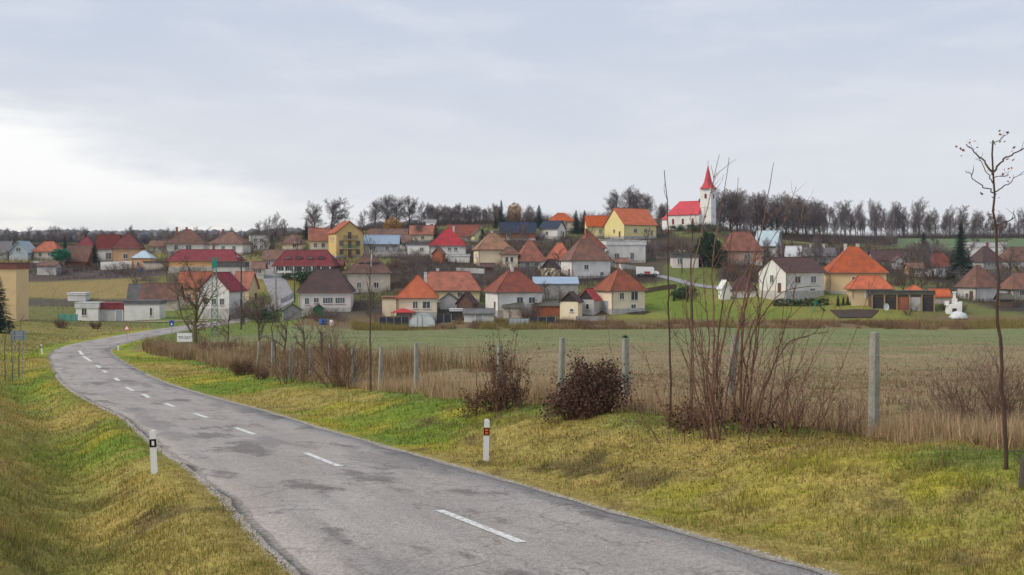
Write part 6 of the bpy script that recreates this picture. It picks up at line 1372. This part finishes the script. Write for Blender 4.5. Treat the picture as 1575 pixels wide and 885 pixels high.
# vine shrub round a post
p = onground(765, 634); o = thing('vine_shrub', 'brown vine-covered shrub climbing round a concrete post', 'shrub', p); rg = random.Random(14); K = MB(); pts = []; sc_ = p.y/F
for i in range(150):
    band = rg.random()
    if band < .42: ex, top = rg.gauss(2, 7)*sc_, rg.uniform(.6, 1.08)*128*sc_          # column climbing the post
    elif band < .62: ex, top = rg.gauss(32, 6)*sc_, rg.uniform(.4, 1)*100*sc_           # second, lower column
    else: ex, top = rg.uniform(-50, 45)*sc_, rg.uniform(.25, .8)*62*sc_                   # skirt of low stems
    z0 = gz(p.x+ex, p.y)-p.z
    q = branch_path(rg, Vector((ex, rg.gauss(0,.22), z0-.1)), Vector((rg.gauss(0,.12), rg.gauss(0,.12), 1)).normalized(), top, 6, .10, .03); K.tube(q, [.010*(1-.12*j) for j in range(7)], 4, False); pts += q[1:]
    for tq in twigs(K, q, rg, 2 if band < .62 else 4, .15, .40, .005, .2): pts += tq[2:]
K.build('stems', M_TWIGR, o); leaves_at(pts, rg, 2300, .06, .043).build('dead_leaves', M_DEAD, o)
# medium shrubs along the fence
def fence_shrub(px, py, h_, w_, stems, label, mt=M_TWIGB, leaf=0, rt=.014, seed=1, cat='shrub'):
    p = onground(px, py); K, tips = bush(seed, h_, w_, stems, rt, 6); o = thing('bare_shrub', label, cat, p); K.build('branches', mt, o)
    if leaf: leaves_at(tips, random.Random(seed), leaf, .1, .04).build('dead_leaves', M_DEAD, o)
fence_shrub(1500, 668, 1.9, 1.6, 42, 'broad thin-twigged bare shrub behind the young planted tree', seed=201, rt=.011)
fence_shrub(1562, 672, 2.1, 1.5, 30, 'yellowish twiggy shrub at the right edge behind the grass bank', seed=202, rt=.011)
fence_shrub(1440, 668, 1.2, 1.1, 22, 'low twiggy shrub between the lone post and the young tree', seed=203, rt=.009)
fence_shrub(1225, 668, 1.5, 1.3, 26, 'reddish twiggy shrub right of the whip shrub', M_TWIGR, seed=204, rt=.010)
fence_shrub(1290, 668, 1.0, .9, 18, 'low dry shrub left of the lone tall post', seed=205, rt=.008)
fence_shrub(1048, 662, .9, 1.0, 26, 'low dark brushy shrub at the foot of the thin straight sapling', M_TWIGR, 500, seed=206, rt=.010)
fence_shrub(527, 596, 3.2, 2.0, 46, 'dense dark brown shrub left of the dark thin sapling', M_TWIGR, seed=207, rt=.018)
fence_shrub(372, 578, 1.2, 1.2, 60, 'small very dark bush at the weed edge near the bend', M_TWIGR, 1400, seed=208, rt=.018)
fence_shrub(402, 584, .8, .8, 30, 'small dark tangle right of the very dark bush', M_TWIGR, 500, seed=209, rt=.014)
fence_shrub(330, 552, 2.6, 2.6, 40, 'reddish brown shrub right of the village name board', M_TWIGR, seed=210, rt=.02)
fence_shrub(450, 590, 2.4, 2.0, 36, 'brown shrub in the dry weeds left of the post row', seed=211, rt=.016)
fence_shrub(95, 505, 1.8, 1.6, 40, 'brown shrub on the meadow left of the triangular sign', M_TWIGR, 300, seed=212, rt=.03)
fence_shrub(148, 506, 1.5, 1.3, 36, 'small brown shrub on the meadow below the red fascia', M_TWIGR, 300, seed=213, rt=.03)
for i, px in enumerate((400, 436, 470, 495, 350)):
    plant(O3[i % 3], at(px, (95,84,76,72,108)[i]), (4.6,4.2,3.8,3.0,4.4)[i], ('small bare tree rising from the weeds, first right of the mast', 'small bare tree rising from the weeds left of the brown shrub', 'small bare tree rising from the weeds near the post row', 'lowest small bare tree in the weeds by the post row', 'small bare tree in the weeds below the lattice mast')[i], None, 'small trees in the roadside weeds', 1.0)
# big bare roadside tree at the bend
p = at(302, 112); T, K, tips = bare_tree(301, (520-415)*112/F+1.2, 1.05, .17, 9, (8,7,5), .28, .016, .07, .2, (.78,.55,.5))
o = thing('bare_tree', 'large spreading bare tree behind the village name board', 'tree', p); T.build('trunk', mat('bark_mossy', (.10,.085,.05), .95, col2=(.12,.13,.04), scale=1.5), o); K.build('crown', M_TWIGB, o)

# ------------------------------------------------------------------ grass, dry grass, weeds (blades)
def blades(name, x, y, h_, w_, cols, lean, label, cat, island=.28, tr=.35, zoff=-.02):
    n = len(x); z = sample(GZ, x, y)+zoff; a = rs.rand(n)*6.283; la = rs.rand(n)*6.283; ln = lean*h_*np.abs(rs.randn(n))
    dx_ = np.cos(a)*w_/2; dy_ = np.sin(a)*w_/2
    V = np.empty((n,3,3)); V[:,0] = np.stack([x-dx_, y-dy_, z], 1); V[:,1] = np.stack([x+dx_, y+dy_, z], 1)
    V[:,2] = np.stack([x+np.cos(la)*ln, y+np.sin(la)*ln, z+h_*np.sqrt(np.maximum(.15, 1-np.minimum(.85, (ln/h_)**2)))], 1)
    me = np_mesh(name, V.reshape(-1,3), np.arange(n*3).reshape(n,3), attr_mat(name+'_blades', .9, 0, nscale=.6, amt=.1, island=island, translucent=tr), np.repeat(cols, 3, 0))
    o = link(name, me); tag(o, label, cat, kind='stuff'); return o
def cand(n, y0, y1, u=.56):
    y = np.exp(rs.uniform(math.log(y0), math.log(y1), n)); x = rs.uniform(-u, u, n)*(y+1.5); return x, y
x, y = cand(760000, 7.0, 100.); s = sample(GS, x, y); fd = x-(18.65-.5*y)
edge_n = np.where(s < 0, 2.98, 3.12)+.34*(vnoise(x, y, .7)-.4)
keep = (np.abs(s) > edge_n) & (fd < .9) & ~((y > 70) & (x > -44) & (s > 9))
x, y, s = x[keep], y[keep], s[keep]
cl_ = ground_colour(x, y, sample(GZ, x, y), s)
mixr = rs.rand(len(x)); cl_ = paint(cl_, (mixr < .24)*.7, (.14,.215,.035)); cl_ = paint(cl_, (mixr > .86)*.75, (.42,.33,.13)); cl_ = paint(cl_, ((mixr > .40) & (mixr < .48))*.7, (.12,.085,.04))
cl_ = cl_*rs.uniform(.75, 1.3, (len(x),1))
tuft = (.35*fnoise(x+3, y, .16)+.65*sstep(fnoise(x, y, .38), .34, .74))*(.35+.9*fnoise(x+5, y-8, 2.3)); hb = (.050*rs.uniform(.5,1.3,len(x))+.135*tuft*rs.uniform(.4,1.4,len(x)))*np.interp(np.abs(s), [3.2,4.2,20], [.6,1,1.05])*np.interp(y, [8,100], [1,1.5])*np.where(rs.rand(len(x)) < .07, 1.9, 1)
blades('verge_grass', x, y, hb, .0085+.00062*y, cl_, .8, 'short yellow-green grass covering the roadside verges and banks', 'grass')
# straw tufts on the banks
x, y = cand(60000, 8., 60.); s = sample(GS, x, y); fd = x-(18.65-.5*y); m_ = (np.abs(s) > 4.2) & (fd < .8) & (fnoise(x+9, y, 1.3)+.25*((s < -7)) > .60); x, y, s = x[m_], y[m_], s[m_]
blades('straw_tufts', x, y, rs.uniform(.10,.26,len(x)), .007+.0005*y, np.array([[.34,.25,.12]])*rs.uniform(.6,1.2,(len(x),1)), .9, 'longer pale straw blades among the verge grass', 'grass')
# tall dry grass along the posts
d_ = np.exp(rs.uniform(math.log(13), math.log(118), 75000)); off = np.abs(rs.randn(len(d_)))*1.15-.35+(vnoise(d_, d_*0+3, 3)-.5)*.9
x = 18.65-.5*d_+off*1.0; y = d_+rs.uniform(-.4,.4,len(d_)); dens = vnoise(x, y, 1.1)+.4*rs.rand(len(x)); m_ = dens > .52; x, y, d_ = x[m_], y[m_], d_[m_]
hh = np.interp(d_, [13,40,60,75,118], [.62,.70,.85,1.0,1.1])*rs.uniform(.4,1.15,len(x))*(.3+1.15*vnoise(x, y, 1.5))
base_c = lerp3((.62,.45,.29), (.38,.25,.155), rs.rand(len(x)))
base_c = paint(base_c, (rs.rand(len(x)) < .18)*.8, (.20,.23,.07))
blades('dry_grass', x, y, hh, .008+.00055*y, base_c*np.interp(d_, [55,75], [1.,.85])[:,None], .28, 'tall straw-coloured dry grass along the concrete posts', 'dry grass', .35)
# weed strip near the bend: dense dry stalks
n = 26000; d_ = rs.uniform(52, 128, n); off = rs.uniform(-.5, 8.5, n); x = 18.65-.5*d_+off+np.interp(d_, [52,128], [0,-2]); x = np.where(d_ > 100, x-(d_-100)*.12, x); y = d_
s = sample(GS, x, y); m_ = (s > np.interp(d_, [50,75,128], [7.5,7.,6])) & (fnoise(x, y, 2.6) > .44); x, y, d_, off = x[m_], y[m_], d_[m_], off[m_]
c_ = lerp3((.40,.27,.16), (.20,.115,.07), rs.rand(len(x))); c_ = paint(c_, (rs.rand(len(x)) < .22)*1.0, (.16,.17,.06))
blades('dry_weeds', x, y, rs.uniform(.3,1.9,len(x))*(.15+1.25*fnoise(x+40, y, 3.3)**1.4), .016+.0004*y, c_, .22, 'dense dry brown weeds between the bend and the field', 'weeds', .4, .2)
# stubble and seedlings in the field
x, y = cand(150000, 15., 190., .56); fd = x-(18.65-.5*y); s = sample(GS, x, y); m_ = (fd > .8) & (y < 188) & (s > 8) & (x > -44); x, y, s = x[m_], y[m_], s[m_]
c_ = ground_colour(x, y, sample(GZ, x, y), s)*rs.uniform(.7,1.35,(len(x),1))
hh = np.interp(y, [15,40,60,190], [.22,.20,.10,.10])*rs.uniform(.4,1.3,len(x))
blades('field_seedlings', x, y, hh, .012+.0011*y, c_, .8, 'sparse green seedlings and brown stubble covering the field', 'crop', .25)
# rough dry weeds along the far field edge
n = 52000; px = rs.uniform(540, 1640, n); d_ = rs.uniform(189.5, 197, n); x = (px-CX)*d_/F; m_ = fnoise(x, d_, 4) > .36; x, d_ = x[m_], d_[m_]
c_ = lerp3((.36,.245,.13), (.17,.11,.065), sstep(.6*fnoise(x, d_, 5)+.4*rs.rand(len(x)), .35, .62)); c_ = paint(c_, (fnoise(x+90, d_, 9) > .56)*.8, (.27,.23,.07))
blades('field_edge_weeds', x, d_, rs.uniform(.3,1.5,len(x))*(.2+1.2*fnoise(x+7, d_, 4)), .06, c_, .3, 'brown and ochre dry weeds along the far field edge', 'weeds', .35, .2)
# rough grass on the left meadow and on the village lawns
x, y = cand(90000, 95., 290., .6); s = sample(GS, x, y); px = CX+F*x/y; m_ = (((x < -44) & (np.abs(s) > 3.9)) | ((y > 199) & (px > 925) & (px < 1440) & (y < 235))) & (y < 262); x, y, s = x[m_], y[m_], s[m_]
blades('meadow_grass', x, y, rs.uniform(.10,.32,len(x)), .05+.0006*y, ground_colour(x, y, sample(GZ, x, y), s)*rs.uniform(.8,1.25,(len(x),1)), .7, 'rough grass of the left meadows and village lawns', 'grass', .2)
# dark brush on the slopes between the houses
x, y = cand(230000, 212., 470., .60); px = CX+F*x/y; py = YH-F*sample(GZ, x, y)/y; s = sample(GS, x, y)
lawn_ = ((px > 925) & (px < 1440) & (y < 250) & (py > 440)) | ((px > 1010) & (px < 1112) & (y < 285)) | ((px > 1370) & (y > 345) & (y < 465)) | ((x < -40) & (y < 266)) | ((np.abs(x-np.interp(y, [212,228,240,254,269,284], [-51.9,-50.2,-53.5,-59,-65,-70])) < 4.2) & (y < 286))
m_ = ~lawn_ & (fnoise(x+3, y, 9) > .40); x, y = x[m_], y[m_]
c_ = lerp3((.095,.068,.064), (.050,.037,.037), rs.rand(len(x))); c_ = paint(c_, (fnoise(x+60, y, 16) > .60)*.7, (.15,.14,.06))
blades('slope_brush', x, y, rs.uniform(.3,2.3,len(x))*(.2+1.25*fnoise(x-20, y, 7)), .03+.0002*y, c_, .35, 'dark leafless brush covering the slopes between the houses', 'brush', .4, .1)
n = 26000; px = rs.uniform(1100, 1620, n); d_ = np.where(px < 1380, rs.uniform(392, 470, n), rs.uniform(462, 500, n)); x = (px-CX)*d_/F; m_ = fnoise(x, d_, 7) > .36; x, d_ = x[m_], d_[m_]
blades('ridge_thicket', x, d_, rs.uniform(1,5.6,len(x))*(.25+1.1*fnoise(x, d_+30, 6)), .07, lerp3((.115,.09,.085), (.06,.047,.047), rs.rand(len(x))), .4, 'grey leafless thicket under the ridge trees right of the church', 'thicket', .4, .1)
n = 16000; px = rs.uniform(440, 1060, n); d_ = rs.uniform(400, 470, n); x = (px-CX)*d_/F; m_ = fnoise(x, d_, 7) > .40; x, d_ = x[m_], d_[m_]
blades('crest_thicket', x, d_, rs.uniform(1,5.6,len(x))*(.25+1.1*fnoise(x, d_+30, 6)), .07, lerp3((.115,.09,.085), (.06,.047,.047), rs.rand(len(x))), .4, 'grey leafless thicket along the hill crest left of the church', 'thicket', .4, .1)
# loose chippings along the asphalt edge
n = 16000; s0 = rs.uniform(sAt(8), sAt(75), n)**1.0; side = np.where(rs.rand(n) < .5, -1, 1); off = side*(2.95+np.abs(rs.randn(n))*np.where(side < 0, .10, .15))
cx_ = np.interp(s0, CLS, CLF[:,0])+np.interp(s0, CLS, CLN[:,0])*off; cy_ = np.interp(s0, CLS, CLF[:,1])+np.interp(s0, CLS, CLN[:,1])*off
r_ = rs.uniform(.006,.019,n)*(1+.006*cy_); cz_ = zr(cy_)+.05*(1-(np.minimum(np.abs(off),3.2)/3.2)**2)+.004; a = rs.rand(n)*6.283
V = np.empty((n,4,3))
for k in range(3): V[:,k] = np.stack([cx_+np.cos(a+k*2.1)*r_, cy_+np.sin(a+k*2.1)*r_, cz_], 1)
V[:,3] = np.stack([cx_, cy_, cz_+r_*.9], 1)
T = (np.arange(n)[:,None,None]*4+np.array([[0,1,3],[1,2,3],[2,0,3]])[None]).reshape(-1,3)
gr = link('gravel', np_mesh('gravel', V.reshape(-1,3), T, mat('chippings', (.40,.37,.34), .9, island=.4))); tag(gr, 'loose pale chippings along both road edges', 'gravel', kind='stuff')
n = 5200; ctr = rs.randint(0, 5, n); fx_ = np.array([(2.3,26.8),(-.5,32.5),(5.6,25.0),(7.4,22.5),(4.0,22.0)])[ctr]; x = fx_[:,0]+rs.randn(n)*1.6; y = fx_[:,1]+rs.randn(n)*1.3-.8; s = sample(GS, x, y); m_ = s > 3.4; x, y = x[m_], y[m_]; n = len(x)
z = sample(GZ, x, y)+.03+rs.rand(n)*.05; a = rs.rand(n)*6.283; r_ = rs.uniform(.014,.034,n); V = np.empty((n,4,3))
for k in range(4): V[:,k] = np.stack([x+np.cos(a+k*1.571)*r_*(1 if k % 2 else .6), y+np.sin(a+k*1.571)*r_*(1 if k % 2 else .6), z+rs.randn(n)*.012], 1)
fl = link('fallen_leaves', np_mesh('fallen_leaves', V.reshape(-1,3), np.arange(n*4).reshape(n,4), M_DEAD, None, 4)); tag(fl, 'brown fallen leaves scattered on the bank below the shrubs', 'leaves', kind='stuff')
# wooded hills in the distance on the left: one mass of far trees
n = 9000; d_ = np.exp(rs.uniform(math.log(680), math.log(3200), n)); a = rs.uniform(-.56, .12, n); x = np.tan(a)*d_; m_ = fnoise(x, d_, 260) > .42; x, d_ = x[m_], d_[m_]; n = len(x)
z = sample(GZ, x, d_); hh = rs.uniform(5,9.5,n)
q = rs.rand(n)*6.283; VV = np.empty((n,7,3)); rr = hh*.62
for k in range(5): VV[:,k] = np.stack([x+np.cos(q+k*1.2566)*rr*rs.uniform(.7,1.2,n), d_+np.sin(q+k*1.2566)*rr, z+hh*rs.uniform(.55,.9,n)], 1)
VV[:,5] = np.stack([x, d_, z+hh], 1); VV[:,6] = np.stack([x, d_, z-1], 1)
T = (np.arange(n)[:,None,None]*7+np.array([[k,(k+1)%5,5] for k in range(5)]+[[(k+1)%5,k,6] for k in range(5)])[None]).reshape(-1,3)
fw = link('far_wood', np_mesh('far_wood', VV.reshape(-1,3), T, mat('far_wood_mass', (.17,.165,.175), .95, island=.35))); tag(fw, 'far wooded hills on the left horizon', 'wood', kind='stuff')

# ------------------------------------------------------------------ haze
HAZE = 0.00011
if HAZE:
    hm_ = bpy.data.materials.new('haze_air'); hm_.use_nodes = True; N = hm_.node_tree.nodes; N.clear(); out_ = N.new('ShaderNodeOutputMaterial'); pv = N.new('ShaderNodeVolumePrincipled')
    pv.inputs['Color'].default_value = (.78,.86,.96,1); pv.inputs['Density'].default_value = HAZE; pv.inputs['Anisotropy'].default_value = .2; hm_.node_tree.links.new(pv.outputs[0], out_.inputs['Volume'])
    zlo = float(GZ.min())-1.5; zhi = max(float(GZ.max())+18, 45.)
    hzo = MB().quadbox(-5500, 5500, -40, 4500, zlo, zhi).build('haze', hm_); hzo['kind'] = 'stuff'; hzo['label'] = 'thin pale winter haze over the whole valley'; hzo['category'] = 'haze'
